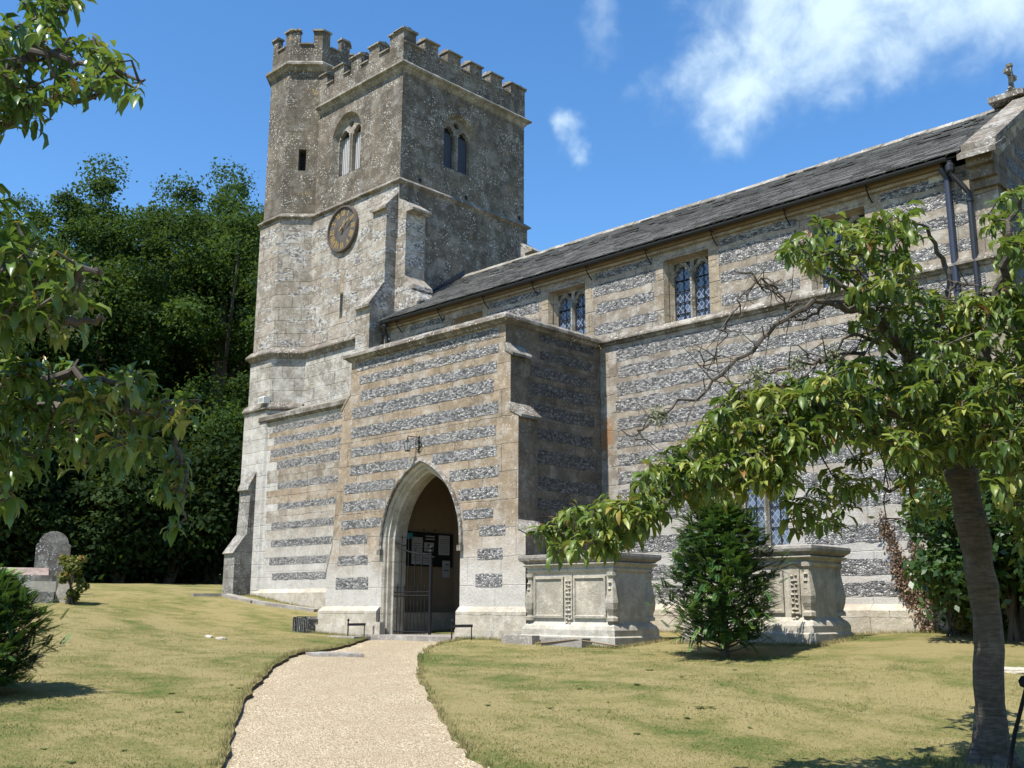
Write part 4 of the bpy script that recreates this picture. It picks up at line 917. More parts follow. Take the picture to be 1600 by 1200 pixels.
# notice board on the west wall inside
NX=-17.145; N0=(NX,15.03,2.5); nb=empty('notice_board',N0,'dark notice board pinned with papers on the wall inside the porch','notice board')
mb=MB(); mb.box(NX,NX+.03,14.34,15.72,2.48,3.20,M['board']); 
for y in (14.88,15.2): mb.lathe((NX+.02,y,3.26),[(.0,-.02),(.02,0),(0,.02)],M['board'],6)
mb.build('board',nb,N0)
def paper(y0,y1,z0,z1,m,lines,d=.034):
    b=MB(); b.box(NX+.0305,NX+d,y0,y1,z0,z1,m)
    for (a,c,zz,h) in lines: b.poly([(NX+d+.001,y0+(y1-y0)*a,zz),(NX+d+.001,y0+(y1-y0)*c,zz),(NX+d+.001,y0+(y1-y0)*c,zz+h),(NX+d+.001,y0+(y1-y0)*a,zz+h)],M['ink'])
    b.build('notice_paper',nb,N0)
paper(14.36,14.56,3.04,3.17,M['teal'],[]); paper(14.54,14.84,2.52,3.09,M['paper'],[(.12,.85,2.6+.05*k,.012) for k in range(8)])
paper(14.66,14.67+.1,3.11,3.15,M['paper'],[]) if False else None
paper(14.89,15.16,2.80,2.99,M['paper'],[(.15,.8,2.85,.02),(.3,.6,2.9,.05)]); paper(14.82,15.10,2.52,2.77,M['paper'],[(.1,.8,2.56+.04*k,.01) for k in range(5)])
paper(15.30,15.62,2.74,3.16,M['paper'],[(.1,.9,2.80+.045*k,.009) for k in range(7)]); paper(15.42,15.64,2.26,2.62,M['paper'],[(.35,.85,2.52,.03),(.15,.85,2.40,.025)])
paper(14.92,15.18,3.05,3.075,M['paper'],[]); paper(14.92,15.18,3.11,3.135,M['paper'],[])
# boot scrapers
def scraper(x,y,z,w,lab):
    r0=(x,y,z); e=empty('boot_scraper',r0,lab,'boot scraper','iron boot scrapers at the porch')
    b=MB(); b.tube([(x,y,z-.05),(x,y,z+.33)],.014,M['iron'],6); b.lathe((x,y,z+.31),[(.014,0),(.03,.02),(0,.06)],M['iron'],6); b.build('post',e,r0)
    b=MB(); b.tube([(x+w,y+.05,z-.05),(x+w,y+.05,z+.25)],.010,M['iron'],6); b.build('post',e,r0)
    b=MB(); b.prism([(x-.03,y,z+.22),(x+w+.02,y+.05,z+.23),(x+w+.02,y+.05,z+.28),(x-.03,y,z+.27)],(0,.012,0),M['iron']); b.build('blade',e,r0)
scraper(-16.95,12.82,h1(-16.95,12.82),.45,'iron boot scraper left of the porch arch by the gate'); scraper(-13.95,12.82,h1(-13.95,12.82),.45,'iron boot scraper right of the porch arch near the chest tomb')
# slab at the scraper and path, dark stone by the corner
b=MB(); z=h1(-17.0,12.7); b.box(-17.35,-16.4,12.55,12.95,z-.1,z+.025,M['slab']); tag(b.build('stone_slab',None,(-17,12.7,z)),'flat pale paving slab under the left boot scraper','slab')
g=ground_at(520,1019); z=g[2]; b=MB(); b.prism([(g[0]-.7,g[1]-.1,z-.12),(g[0]+.0,g[1]-.38,z-.12),(g[0]+.7,g[1]+.05,z-.12),(g[0]+.05,g[1]+.38,z-.12)],(0,0,.115),M['slab']); tag(b.build('stone_slab',None,(g[0],g[1],z-.05)),'flat grey slab let into the left edge of the gravel path','slab')
def rock(name,c,s,lab,cat,mat,seed,squash=.8):
    rnd=random.Random(seed); b=MB(); rings=[]
    for i in range(7):
        ph=-math.pi/2+math.pi*i/6; R=max(.02,math.cos(ph))**.5; ring=[]
        for q in range(12):
            a=2*math.pi*q/12; k=1+rnd.uniform(-.12,.12); ring.append((c[0]+s[0]*R*k*math.cos(a),c[1]+s[1]*R*k*math.sin(a),c[2]+s[2]*math.sin(ph)*(1+rnd.uniform(-.08,.08))))
        rings.append(ring)
    b.loft(rings,mat,True,True,True); return tag(b.build(name,None,c),lab,cat)
# upright dark ribbed stone beside the porch: a stack of broken slates
z=h1(-18.65,12.95); b=MB()
for k in range(9):
    x=-18.92+k*.065; b.prism([(x,12.86+random.uniform(-.02,.02),z-.05),(x+.05,12.84,z-.05),(x+.055,12.84,z+.30+random.uniform(-.05,.03)),(x+.005,12.86,z+.30+random.uniform(-.06,.03))],(0,.26,0),M['headstone'])
tag(b.build('stone_block',None,(-18.65,12.95,z)),'dark ribbed stone block on the grass at the porch corner','stone block')
# concrete apron kerb left of the tower
b=MB(); pts=[ground_at(300,931),ground_at(352,931),ground_at(372,936),ground_at(400,942),np.array([-21.4,15.25,h1(-21.4,15.25)])]
for p,q in zip(pts[:-1],pts[1:]):
    d=(q-p)[:2]; d/=np.linalg.norm(d); n_=np.array([-d[1],d[0]])*.16; zp,zq=h1(*p[:2])+.06,h1(*q[:2])+.06
    b.prism([(*(p[:2]-n_),zp),(*(q[:2]-n_),zq),(*(q[:2]+n_),zq),(*(p[:2]+n_),zp)],(0,0,-.2),M['slab'])
tag(b.build('stone_kerb',None,tuple(pts[2])),'low grey kerb running along the foot of the tower wall','kerb')
# ================================================================== TOMBS
def chest_tomb(x0,x1,y0,y1,z,h,lab,panels,seed,swag=False):
    rnd=random.Random(seed); r0=((x0+x1)/2,(y0+y1)/2,z); e=empty('chest_tomb',r0,lab,'tomb','carved chest tombs by the church wall'); T=M['tomb']; C_=M['tombd']
    def ringc(m,z_,prof): mb=MB(); course(mb,[(x0,y0),(x1,y0),(x1,y1),(x0,y1)],z_,prof,m); return mb
    mb=ringc(T,z,[(.13,-.2),(.13,.11),(.10,.13),(.10,.22),(.07,.28),(.03,.31),(.0,.34)]); mb.build('base',e,r0)
    mb=MB(); mb.box(x0,x1,y0,y1,z+.30,z+h-.28,T); mb.build('body',e,r0)
    # corner pilasters / balusters
    for (x,y) in ((x0,y0),(x1,y0),(x1,y1),(x0,y1)):
        b=MB(); q=.075; xx=x+(.02 if x==x0 else -.02); yy=y+(.01 if y==y0 else -.01)
        b.lathe((xx,yy,z+.36),[(.10,0),(.10,.05),(.065,.08),(.10,.18),(.115,.28),(.09,.42),(.06,.58),(.055,.66),(.085,.70),(.085,.76)],C_,8); 
        for k in range(5): b.lathe((xx,yy-.07,z+.55+.1*k),[(0,-.03),(.035,0),(0,.03)],C_,6)
        b.build('baluster',e,r0,smooth=False)
    for k,(s0,s1) in enumerate(panels):
        xa=x0+(x1-x0)*s0; xb=x0+(x1-x0)*s1; za,zb=z+.40,z+h-.36; b=MB(); o=[(xa,za),(xb,za),(xb,zb),(xa,zb)]; f=lambda d:[(a,y0-d,c) for a,c in o]
        g=lambda i,d:[(a,y0-d,c) for a,c in [(xa+i,za+i),(xb-i,za+i),(xb-i,zb-i),(xa+i,zb-i)]]
        b.loft([g(0,.002),g(0,.035),g(.035,.04),g(.05,.012),g(.06,.012)],C_,capb=True)
        if swag and k==0: b.tube([(xa+(xb-xa)*(.12+.76*t_),y0-.045,za+.42-.28*math.sin(math.pi*t_)) for t_ in np.linspace(0,1,12)],.03,C_,6); b.tube([(xa+(xb-xa)*(.2+.6*t_),y0-.04,za+.62+.1*math.sin(math.pi*t_)) for t_ in np.linspace(0,1,9)],.02,C_,6)
        b.build('panel',e,r0)
    # carved drops between the panels
    gaps=[(panels[i][1]+panels[i+1][0])/2 for i in range(len(panels)-1)]
    if swag: gaps.append((panels[-1][1]+1)/2-.01)
    for gx in gaps:
        x=x0+(x1-x0)*gx; b=MB()
        b.box(x-.085,x+.085,y0-.03,y0-.002,z+.38,z+h-.34,C_)
        for k in range(11):
            zz=z+h-.43-k*.067; w=.045 if k%2 else .06
            for s in(-1,1): b.lathe((x+s*w*.55,y0-.035,zz+rnd.uniform(-.01,.01)),[(0,-.03),(rnd.uniform(.022,.034),-.004),(0,.03)],C_,6)
        b.build('carved_drop',e,r0)
    mb=ringc(T,z+h-.28,[(.0,-.03),(.03,-.01),(.05,.03),(.03,.05),(.05,.08),(.10,.11),(.10,.125),(0,.125)]); mb.build('frieze',e,r0)
    mb=ringc(M['slab'],z+h-.15,[(.0,.0),(.07,.004),(.09,.03),(.135,.06),(.148,.10),(.145,.14),(.12,.15)]); mb.poly([(x0-.12,y0-.12,z+h),(x1+.12,y0-.12,z+h),(x1+.12,y1+.12,z+h),(x0-.12,y1+.12,z+h)],M['slab']); mb.build('top_slab',e,r0)
chest_tomb(-12.22,-10.45,13.0,13.95,1.06,1.42,'grey carved chest tomb closest to the porch corner',[(.06,.43),(.55,.93)],3)
chest_tomb(-9.55,-7.55,13.85,14.75,1.16,1.36,'grey carved chest tomb to the right of the yew bush with a festoon panel',[(.05,.35),(.44,.80)],4,True)
b=MB(); 
for i,(x,w) in enumerate(((-11.2,.85),(-12.2,.7))): b.box(x-w/2,x+w/2,12.62+.03*i,12.83,1.0-.1,1.16+.02*i,M['slab'])
tag(b.build('broken_stone',None,(-11.6,12.75,1.0)),'broken weathered stones along the foot of the left chest tomb','broken stones')
b=MB(); b.tube([(-11.7,12.6,1.06),(-10.9,12.62,1.14),(-10.15,12.72,1.06)],.012,M['wood'],5); tag(b.build('dry_stick',None,(-10.9,12.6,1.05)),'thin dry stick leaning against the left chest tomb base','stick')
# headstones on the left
def local(P0,ang):   # local frame on the ground
    c,s=math.cos(ang),math.sin(ang); return lambda x,y,z:(P0[0]+c*x-s*y,P0[1]+s*x+c*y,P0[2]+z)
hp=at(80,890,26.0); hz=h1(hp[0],hp[1]); hp=(hp[0],hp[1],hz); f=local(hp,rad(62)); htop=at(80,829,26.0)[2]-hz
b=MB(); o=[(-.40,-.1),(.40,-.1),(.40,htop-.34),(.34,htop-.30)]+[(.34*math.cos(a),htop-.30+.30*math.sin(a)) for a in np.linspace(.15,math.pi-.15,12)]+[(-.34,htop-.30),(-.40,htop-.34)]
b.prism([f(x,0,z) for x,z in o],tuple(Vector(f(0,.13,0))-Vector(f(0,0,0))),M['headstone']); tag(b.build('headstone',None,hp),'round topped lichened headstone standing against the dark trees','headstone')
lp=at(20,905,24.5); lz=h1(lp[0],lp[1]); lp=(lp[0],lp[1],lz); f=local(lp,rad(62)); th_=at(20,888,24.5)[2]-lz
r0=lp; e=empty('ledger_tomb',r0,'low stepped ledger tomb with a pinkish sloping top','tomb'); 
M['pink']=stone('pinkish_slab',(.30,.22,.19),(.24,.18,.155),row=5.,bw=9.,lichen=.3,white=.2,dark=.2,joint=.0)
b=MB(); b.prism([f(-1.0,-.55,-.2),f(1.0,-.55,-.2),f(1.0,.55,-.2),f(-1.0,.55,-.2)],(0,0,.2+th_-.30),M['tomb']); b.build('step',e,r0)
b=MB(); b.prism([f(-.9,-.45,th_-.299),f(.9,-.45,th_-.299),f(.9,.45,th_-.299),f(-.9,.45,th_-.299)],(0,0,.14),M['headstone']); b.build('plinth',e,r0)
b=MB(); q=[f(-.8,-.36,th_-.158),f(.8,-.36,th_-.158),f(.8,.36,th_-.158),f(-.8,.36,th_-.158)]; q2=[f(-.76,-.06,th_+.02),f(.76,-.06,th_+.02),f(.76,.06,th_+.02),f(-.76,.06,th_+.02)]; b.loft([q,q2],M['pink'],capb=True); b.build('coped_top',e,r0)
lp2=at(60,920,23.5); lz=h1(lp2[0],lp2[1]); f=local((lp2[0],lp2[1],lz),rad(62)); b=MB(); b.prism([f(-.35,-.2,-.1),f(.35,-.2,-.1),f(.35,.2,-.1),f(-.35,.2,-.1)],(0,0,.32),M['headstone']); tag(b.build('kerb_stone',None,(lp2[0],lp2[1],lz)),'small dark block of stone in front of the ledger tomb','stone block')
# leaning pale stone beneath the ivy stump
sp_=at(92,938,23.6); sz=h1(sp_[0],sp_[1]); f=local((sp_[0],sp_[1],sz),rad(50)); b=MB(); b.prism([f(-.14,0,-.1),f(.16,0,-.1),f(.26,0,.55),f(.10,0,.72),f(-.02,0,.5)],tuple(Vector(f(0,.12,0))-Vector(f(0,0,0))),M['tomb']); tag(b.build('footstone',None,(sp_[0],sp_[1],sz)),'leaning pale footstone half under the ivy clad stump','footstone')
# pale flat stones in the grass
for (u,v,s,lab) in ((1590,1049,.26,'broken white stone lying in the grass behind the cherry trunk'),(345,999,.14,'small pale stone set in the lawn left of the path'),(326,996,.10,'tiny pale stone in the lawn beside the larger one')):
    g=ground_at(u,v); rock('flat_stone',(g[0],g[1],g[2]+.0),(s,s*.6,.045),lab,'stone',M['pale'],int(u))
# ================================================================== VEGETATION
def leafmat(name,stops,rough=.42,spec=.45,trans=.3,tcol=(.20,.30,.03)):
    m,t=newmat(name); a=t.node('ShaderNodeAttribute',attribute_name='tint').outputs['Fac']; c=t.ramp(a,stops)
    n=t.noise(P3(t),9,3); c=t.mix(t.step(n,.35,.7,0,.3),c,t.mix(1.0,c,(.6,.65,.6),'MULTIPLY'))
    finish(t,c,rough,spec=spec,trans=(trans,t.mix(.5,c,tcol))); return m
M['cherry']=leafmat('cherry_leaf',[(0,(.055,.10,.022)),(.35,(.115,.175,.035)),(.65,(.22,.26,.05)),(.88,(.37,.36,.085)),(.955,(.26,.19,.04)),(.975,(.22,.09,.03)),(1,(.2,.08,.04))],  .42,.45,.36)
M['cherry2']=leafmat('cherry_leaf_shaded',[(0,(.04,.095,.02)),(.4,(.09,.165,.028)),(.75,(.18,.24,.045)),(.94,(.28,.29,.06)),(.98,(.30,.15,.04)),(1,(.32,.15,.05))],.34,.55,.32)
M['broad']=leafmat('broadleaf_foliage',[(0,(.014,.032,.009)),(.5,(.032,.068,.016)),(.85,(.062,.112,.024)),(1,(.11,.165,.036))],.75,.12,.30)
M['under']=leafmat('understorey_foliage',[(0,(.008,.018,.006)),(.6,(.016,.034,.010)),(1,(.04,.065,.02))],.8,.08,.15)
M['yew']=leafmat('yew_needles',[(0,(.020,.058,.016)),(.5,(.046,.11,.026)),(.85,(.10,.18,.035)),(1,(.18,.25,.05))],.5,.35,.15)
M['shrub']=leafmat('shrub_leaf',[(0,(.02,.05,.012)),(.5,(.04,.09,.02)),(.9,(.09,.15,.03)),(1,(.18,.20,.05))],.4,.5,.25)
M['dead']=leafmat('dead_leaf',[(0,(.15,.10,.07)),(.5,(.27,.19,.13)),(1,(.42,.33,.24))],.8,.1,.2,(.3,.15,.05))
M['gold_shrub']=leafmat('mixed_ivy',[(0,(.05,.07,.02)),(.5,(.13,.15,.03)),(.85,(.26,.21,.06)),(1,(.30,.15,.06))],.6,.2,.25)
M['lichen']=leafmat('grey_lichen',[(0,(.16,.17,.10)),(1,(.34,.36,.24))],.9,.1,.1)
def barkmat():
    m,t=newmat('cherry_bark'); P=P3(t); n=t.noise(scl(t,P,(1,1,5)),9,5,.7); n2=t.noise(P,3,5,.7)
    c=t.ramp(n,[(.3,(.04,.033,.027)),(.5,(.075,.063,.052)),(.7,(.13,.11,.09))]); c=t.mix(t.step(n2,.5,.66,0,.6),c,(.17,.16,.135)); c=t.mix(t.step(t.noise(scl(t,P,(1,1,14)),5,2),.62,.68,0,.6),c,(.02,.016,.013))
    finish(t,c,.7,t.bump(n,.6,.02),spec=.3); return m
M['bark']=barkmat(); M['twig']=plain('twig_bark',(.085,.07,.055),.85,var=.6,scale=9,bump=.4)
def leafgeo(C,az,el,L,W,bend,rng):
    n=len(C); sp=[C]; e=el.copy(); pos=C.copy(); seg=L/3; frames=[]
    for i in range(4):
        d=np.stack([np.cos(az)*np.cos(e),np.sin(az)*np.cos(e),np.sin(e)],-1); frames.append((pos.copy(),d.copy(),e.copy()))
        pos=pos+d*seg[:,None]; e=e-bend/3
    roll=rng.normal(0,.35,n); side=np.stack([-np.sin(az),np.cos(az),np.zeros(n)],-1)
    wd=np.array([.10,.92,.84,.0]); V=[]
    for i,(p,d,e_) in enumerate(frames):
        nrm=np.cross(side,d)*-1; nrm/=np.linalg.norm(nrm,axis=1)[:,None]+1e-9
        s=side*np.cos(roll)[:,None]+nrm*np.sin(roll)[:,None]; u=nrm*np.cos(roll)[:,None]-side*np.sin(roll)[:,None]
        w=(W*wd[i]/2)[:,None]; V+=[p-s*w+u*w*.45,p,p+s*w+u*w*.45]
    V=np.stack(V,1).reshape(-1,3); b=[]
    for i in range(3):
        for k in range(2): b.append((3*i+k,3*i+k+1,3*i+k+4,3*i+k+3))
    F=(np.array(b)[None]+12*np.arange(n)[:,None,None]).reshape(-1,4)
    return V,F
def samp_poly(poly,n,rng):
    P_=np.array(poly,float); lo,hi=P_.min(0),P_.max(0); out=[]
    while len(out)<n:
        q=rng.uniform(lo,hi,(n*2,2)); out+=list(q[inpoly(q,P_)])
    return np.array(out[:n])
def curve(pts,n=5):
    pts=[np.array(p,float) for p in pts]; out=[]
    for i in range(len(pts)-1):
        p0=pts[max(i-1,0)];p1=pts[i];p2=pts[i+1];p3=pts[min(i+2,len(pts)-1)]
        for k in range(n):
            s=k/n; out.append(.5*((2*p1)+(-p0+p2)*s+(2*p0-5*p1+4*p2-p3)*s*s+(-p0+3*p1-3*p2+p3)*s**3))
    out.append(pts[-1]); return out
def cherry(base,label,trunk,limbs,regions,L,mat,seed,bare=[],lichen=[]):
    rng=np.random.default_rng(seed); rnd=random.Random(seed); e=empty('cherry_tree',base,label,'tree','cherry trees')
    b=MB(); T=curve([t_[0] for t_ in trunk],6); rs=np.interp(np.linspace(0,1,len(T)),np.linspace(0,1,len(trunk)),[t_[1] for t_ in trunk])
    T=[p+rng.normal(0,.006,3) for p in T]; rs=rs*(1+rng.normal(0,.045,len(T))); b.tube(T,list(rs),M['bark'],14); 
    if trunk[0][1]>.05:
        for a in range(5):
            an=a*1.25+.4; q=T[0]; q=T[0]+np.array([0,0,.02]); b.tube([q+np.array([math.cos(an)*.36,math.sin(an)*.36,-.07]),q+np.array([math.cos(an)*.20,math.sin(an)*.20,.03]),q+np.array([math.cos(an)*.09,math.sin(an)*.09,.20]),q+np.array([math.cos(an)*.05,math.sin(an)*.05,.5])],[.03,.055,.065,.05],M['bark'],7)
    b.build('trunk',e,base,smooth=True)
    sk=list(T[len(T)//2:]); skr=[.05]*len(sk)
    for pts,r0,r1 in limbs:
        Cv=curve(pts,6); Cv=[Cv[0]]+[p+rng.normal(0,.018,3) for p in Cv[1:]]; b=MB(); b.tube(Cv,r0,M['bark'] if r0>.03 else M['twig'],8,r2=r1); b.build('limb',e,base,smooth=True); sk+=Cv
    tb_=MB()
    for pts,r0 in bare:
        Cv=curve(pts,6); Cv=[Cv[0]]+[p+rng.normal(0,.02,3) for p in Cv[1:]]; tb_.tube(Cv,r0,M['twig'],6,r2=.004)
        for i in range(2,len(Cv)-1):
            if rnd.random()<.85:
                d=rng.normal(0,1,3); d/=np.linalg.norm(d); l=rnd.uniform(.06,.24); q=Cv[i]; m_=q+d*l*.5+np.array([0,0,rnd.uniform(-.03,.05)]); z_=q+d*l+rng.normal(0,.04,3)
                tb_.tube([q,m_,z_],.0055,M['twig'],4,r2=.0022)
                if rnd.random()<.6: d2=rng.normal(0,1,3)*.11; tb_.tube([m_,m_+d2],.005,M['twig'],4,r2=.002)
    sk=np.array(sk); CC=[]; 
    for poly,d0,d1,n in regions:
        uv=samp_poly(poly,n,rng); dp=rng.uniform(d0,d1,n)
        CC+= [at(u,v,d) for (u,v),d in zip(uv,dp)]
    CC=np.array(CC); keep_=np.ones(len(CC),bool)
    order=np.argsort(np.min(np.linalg.norm(CC[:,None]-sk[None],axis=2),axis=1)); nodes=sk.copy()
    for i in order:
        c=CC[i]; ds=np.linalg.norm(nodes-c,axis=1); j=int(np.argmin(ds)); p=nodes[j]
        if ds[j]>.55: keep_[i]=False; continue
        if ds[j]>.06:
            mid=(p+c)/2+rng.normal(0,.03,3)+np.array([0,0,.08*ds[j]]); tb_.tube([p,mid,c],.011 if ds[j]>.25 else .007,M['twig'],4,r2=.0035); nodes=np.vstack([nodes,mid[None],c[None]])
    tb_.build('twigs',e,base); CC=CC[keep_]
    k=rng.integers(9,15,len(CC)); idx=np.repeat(np.arange(len(CC)),k); n=len(idx)
    C0=CC[idx]+rng.normal(0,.022,(n,3)); az=rng.uniform(0,2*math.pi,n); el=rng.uniform(-.9,.55,n); Ls=L*rng.uniform(.55,1.2,n); Ws=Ls*rng.uniform(.27,.38,n); bd=rng.uniform(.9,2.0,n)
    ex=np.repeat(np.arange(len(CC)),3); m3=len(ex); C0=np.r_[C0,CC[ex]+rng.normal(0,.016,(m3,3))]; az=np.r_[az,rng.uniform(0,6.28,m3)]; el=np.r_[el,rng.uniform(.0,1.2,m3)]; Ls=np.r_[Ls,L*rng.uniform(.25,.5,m3)]; Ws=np.r_[Ws,L*rng.uniform(.07,.13,m3)]; bd=np.r_[bd,rng.uniform(0,1,m3)]
    V,F=leafgeo(C0,az,el,Ls,Ws,bd,rng); tone=rng.normal(.42,.2,len(CC))[idx]+rng.normal(0,.13,n); tone=np.clip(tone,0,.94); tone[rng.random(n)<.012]=.97; tone=np.r_[tone,rng.choice([.90,.955,.975],m3)]
    fastmesh('foliage',V,F,mat,np.repeat(tone,6),e,base)
    if len(lichen):
        b=np.array(lichen); q=np.repeat(b,260,axis=0)+rng.normal(0,.035,(len(b)*260,3)); tag(card('lichen_tuft',q,.022,M['lichen'],rng,e,base),kind='stuff')
    return e
def card(name,P_,size,mat,rng,parent=None,root=(0,0,0),nrm=None,tint=None,aspect=.62):
    """rhombus leaves: centre points P_, normals biased by nrm"""
    n=len(P_); nn_=rng.normal(0,1,(n,3)); 
    if nrm is not None: nn_=nn_*.55+nrm
    nn_/=np.linalg.norm(nn_,axis=1)[:,None]+1e-9; r=rng.normal(0,1,(n,3)); a=np.cross(nn_,r); a/=np.linalg.norm(a,axis=1)[:,None]+1e-9; b=np.cross(nn_,a)
    s=(np.asarray(size)*rng.uniform(.6,1.25,n))[:,None]
    V=np.stack([P_-a*s*.5,P_+b*s*.5*aspect+nn_*s*.06,P_+a*s*.55,P_-b*s*.5*aspect+nn_*s*.06],1).reshape(-1,3); F=np.arange(4*n).reshape(-1,4)
    if tint is None: tint=np.clip(rng.normal(.45,.22,n),0,1)
    return fastmesh(name,V,F,mat,tint,parent,root,smooth=False)
def clumps(c,R,k,rng,lo=-.6):
    """clump centres through a crown; R=(rx,ry,rz)"""
    out=[]
    while len(out)<k:
        p=rng.normal(0,1,3); p/=np.linalg.norm(p); 
        if p[2]<lo: continue
        rr=rng.uniform(.25,1.0)**.5; out.append(np.array(c)+p*np.array(R)*rr*rng.uniform(.84,1.14))
    return np.array(out)
def crown_points(cl,rad_,per,rng,flat=.7):
    k=len(cl); idx=np.repeat(np.arange(k),per); n=len(idx); d=rng.normal(0,1,(n,3)); d/=np.linalg.norm(d,axis=1)[:,None]; d[:,2]=np.where((d[:,2]<-.1)&(rng.random(n)<.6),-d[:,2],d[:,2])
    rr=rad_[idx]*np.abs(rng.normal(.84,.20,n)); P_=cl[idx]+d*rr[:,None]*np.array([1,1,flat]); return P_,d,idx
def bigtree(base,h,R,seed,label,per=430,k=72,leaf=.20,crown_lo=.28,mat=None,name='broadleaf_tree',group='trees behind the church'):
    rng=np.random.default_rng(seed); e=empty(name,base,label,'tree',group); base=np.array(base,float)
    c=base+np.array([0,0,h*(1+crown_lo)/2]); RR_=(R,R,h*(1-crown_lo)/2-.8)
    cl=clumps(c,RR_,k,rng,-.9); rd=rng.uniform(.07,.21,k)**1.0*R
    b=MB(); b.tube([base-np.array([0,0,.3]),base+np.array([.1,0,h*.2]),base+np.array([.2,.1,h*.45]),base+np.array([.1,.2,h*.7])],[R*.085,R*.07,R*.055,R*.02],M['bark'],10)
    for i in range(0,k,12):
        s=base+np.array([.1,.1,h*rng.uniform(.2,.5)]); m_=(s+cl[i])/2+np.array([0,0,-.04*h]); b.tube([s,m_,cl[i]],R*.025,M['bark'],5,r2=.03)
    b.build('trunk',e,tuple(base))
    P_,d,idx=crown_points(cl,rd,per,rng,.95); tn=np.clip(rng.normal(.42,.14,k)[idx]+rng.normal(0,.15,len(P_)),0,1)
    card('crown',P_,leaf,mat or M['broad'],rng,e,tuple(base),nrm=d*.45+np.array([0,0,.35]),tint=tn); return e
def bush(name,label,cat,base,R,h,seed,k=26,per=300,leaf=.10,mat=None,group=None,aspect=.6,stem=True):
    rng=np.random.default_rng(seed); e=empty(name,base,label,cat,group); base=np.array(base,float)
    c=base+np.array([0,0,h*.46]); cl=clumps(c,(R*.85,R*.85,h*.46),k,rng,-.95); rd=rng.uniform(.22,.42,k)*R
    b=MB(); 
    for i in range(5): b.tube([base+np.array([rng.normal(0,.05),rng.normal(0,.05),-.1]),base+np.array([rng.normal(0,.15)*R,rng.normal(0,.15)*R,h*.3]),cl[i*(k//5)]],.035*R+.01,M['twig'],5,r2=.008)
    b.build('stem',e,tuple(base))
    P_,d,idx=crown_points(cl,rd,per,rng,.9); ok=P_[:,2]>base[2]+.03; P_,d,idx=P_[ok],d[ok],idx[ok]
    tn=np.clip(rng.normal(.45,.15,k)[idx]+rng.normal(0,.17,len(P_)),0,1)
    card('foliage',P_,leaf,mat or M['shrub'],rng,e,tuple(base),nrm=d*.6+np.array([0,0,.4]),tint=tn,aspect=aspect); return e
def yew(label,base,R,h,seed,n=1500,mat=None):
    rng=np.random.default_rng(seed); e=empty('yew_bush',base,label,'bush','young yew bushes'); base=np.array(base,float)
    b=MB(); b.tube([base-np.array([0,0,.1]),base+np.array([.01,0,h*.3]),base+np.array([0,.03,h*.85])],.06,M['bark'],8,r2=.015)
    zz=rng.uniform(.07,1,n)**.9; prof=np.interp(zz,[0,.12,.35,.6,.8,1],[.22,.70,1.0,.98,.78,.28]); az=rng.uniform(0,2*math.pi,n); lump=1+.20*np.sin(az*3+zz*9)+.16*np.sin(az*5-zz*14+1); rr=R*prof*lump*rng.uniform(.30,1.0,n)**.5*np.where(rng.random(n)<.10,rng.uniform(1.05,1.38,n),1)
    P_=base+np.stack([rr*np.cos(az),rr*np.sin(az),.20*h*0+zz*h],-1)
    for i in range(0,n,14):
        s=base+np.array([0,0,max(.05,zz[i]*h-.35*rr[i])]); b.tube([s,(s+P_[i])/2+np.array([0,0,-.02]),P_[i]],.012,M['twig'],4,r2=.004)
    b.build('trunk',e,tuple(base))
    el=rng.uniform(-.25,.75,n); d=np.stack([np.cos(az)*np.cos(el),np.sin(az)*np.cos(el),np.sin(el)],-1); d=d+rng.normal(0,.35,(n,3)); d/=np.linalg.norm(d,axis=1)[:,None]
    up=np.array([0,0,1.]); side=np.cross(d,up); side/=np.linalg.norm(side,axis=1)[:,None]+1e-9; N=13; Ls=rng.uniform(.12,.22,n); V=[];tn=[]; tone=np.clip(rng.normal(.4,.2,n),0,1)
    for q in range(N):
        for s in (-1,1):
            o=P_+d*(Ls*(q/N))[:,None]-np.array([0,0,1])*(.10*(q/N)**2*Ls)[:,None]; dirn=side*s*.8+d*.6; dirn/=np.linalg.norm(dirn,axis=1)[:,None]; l=(.058*(1-.45*q/N)*rng.uniform(.8,1.2,n))[:,None]; w=.0085; wv=np.cross(dirn,np.cross(d,side)); wv/=np.linalg.norm(wv,axis=1)[:,None]+1e-9
            V.append(np.stack([o,o+dirn*l*.5+wv*w,o+dirn*l,o+dirn*l*.5-wv*w],1)); tn.append(np.clip(tone+.3*q/N,0,1))
    V=np.concatenate(V).reshape(-1,3); F=np.arange(len(V)).reshape(-1,4); fastmesh('foliage',V,F,mat or M['yew'],np.concatenate(tn),e,tuple(base),smooth=False); return e
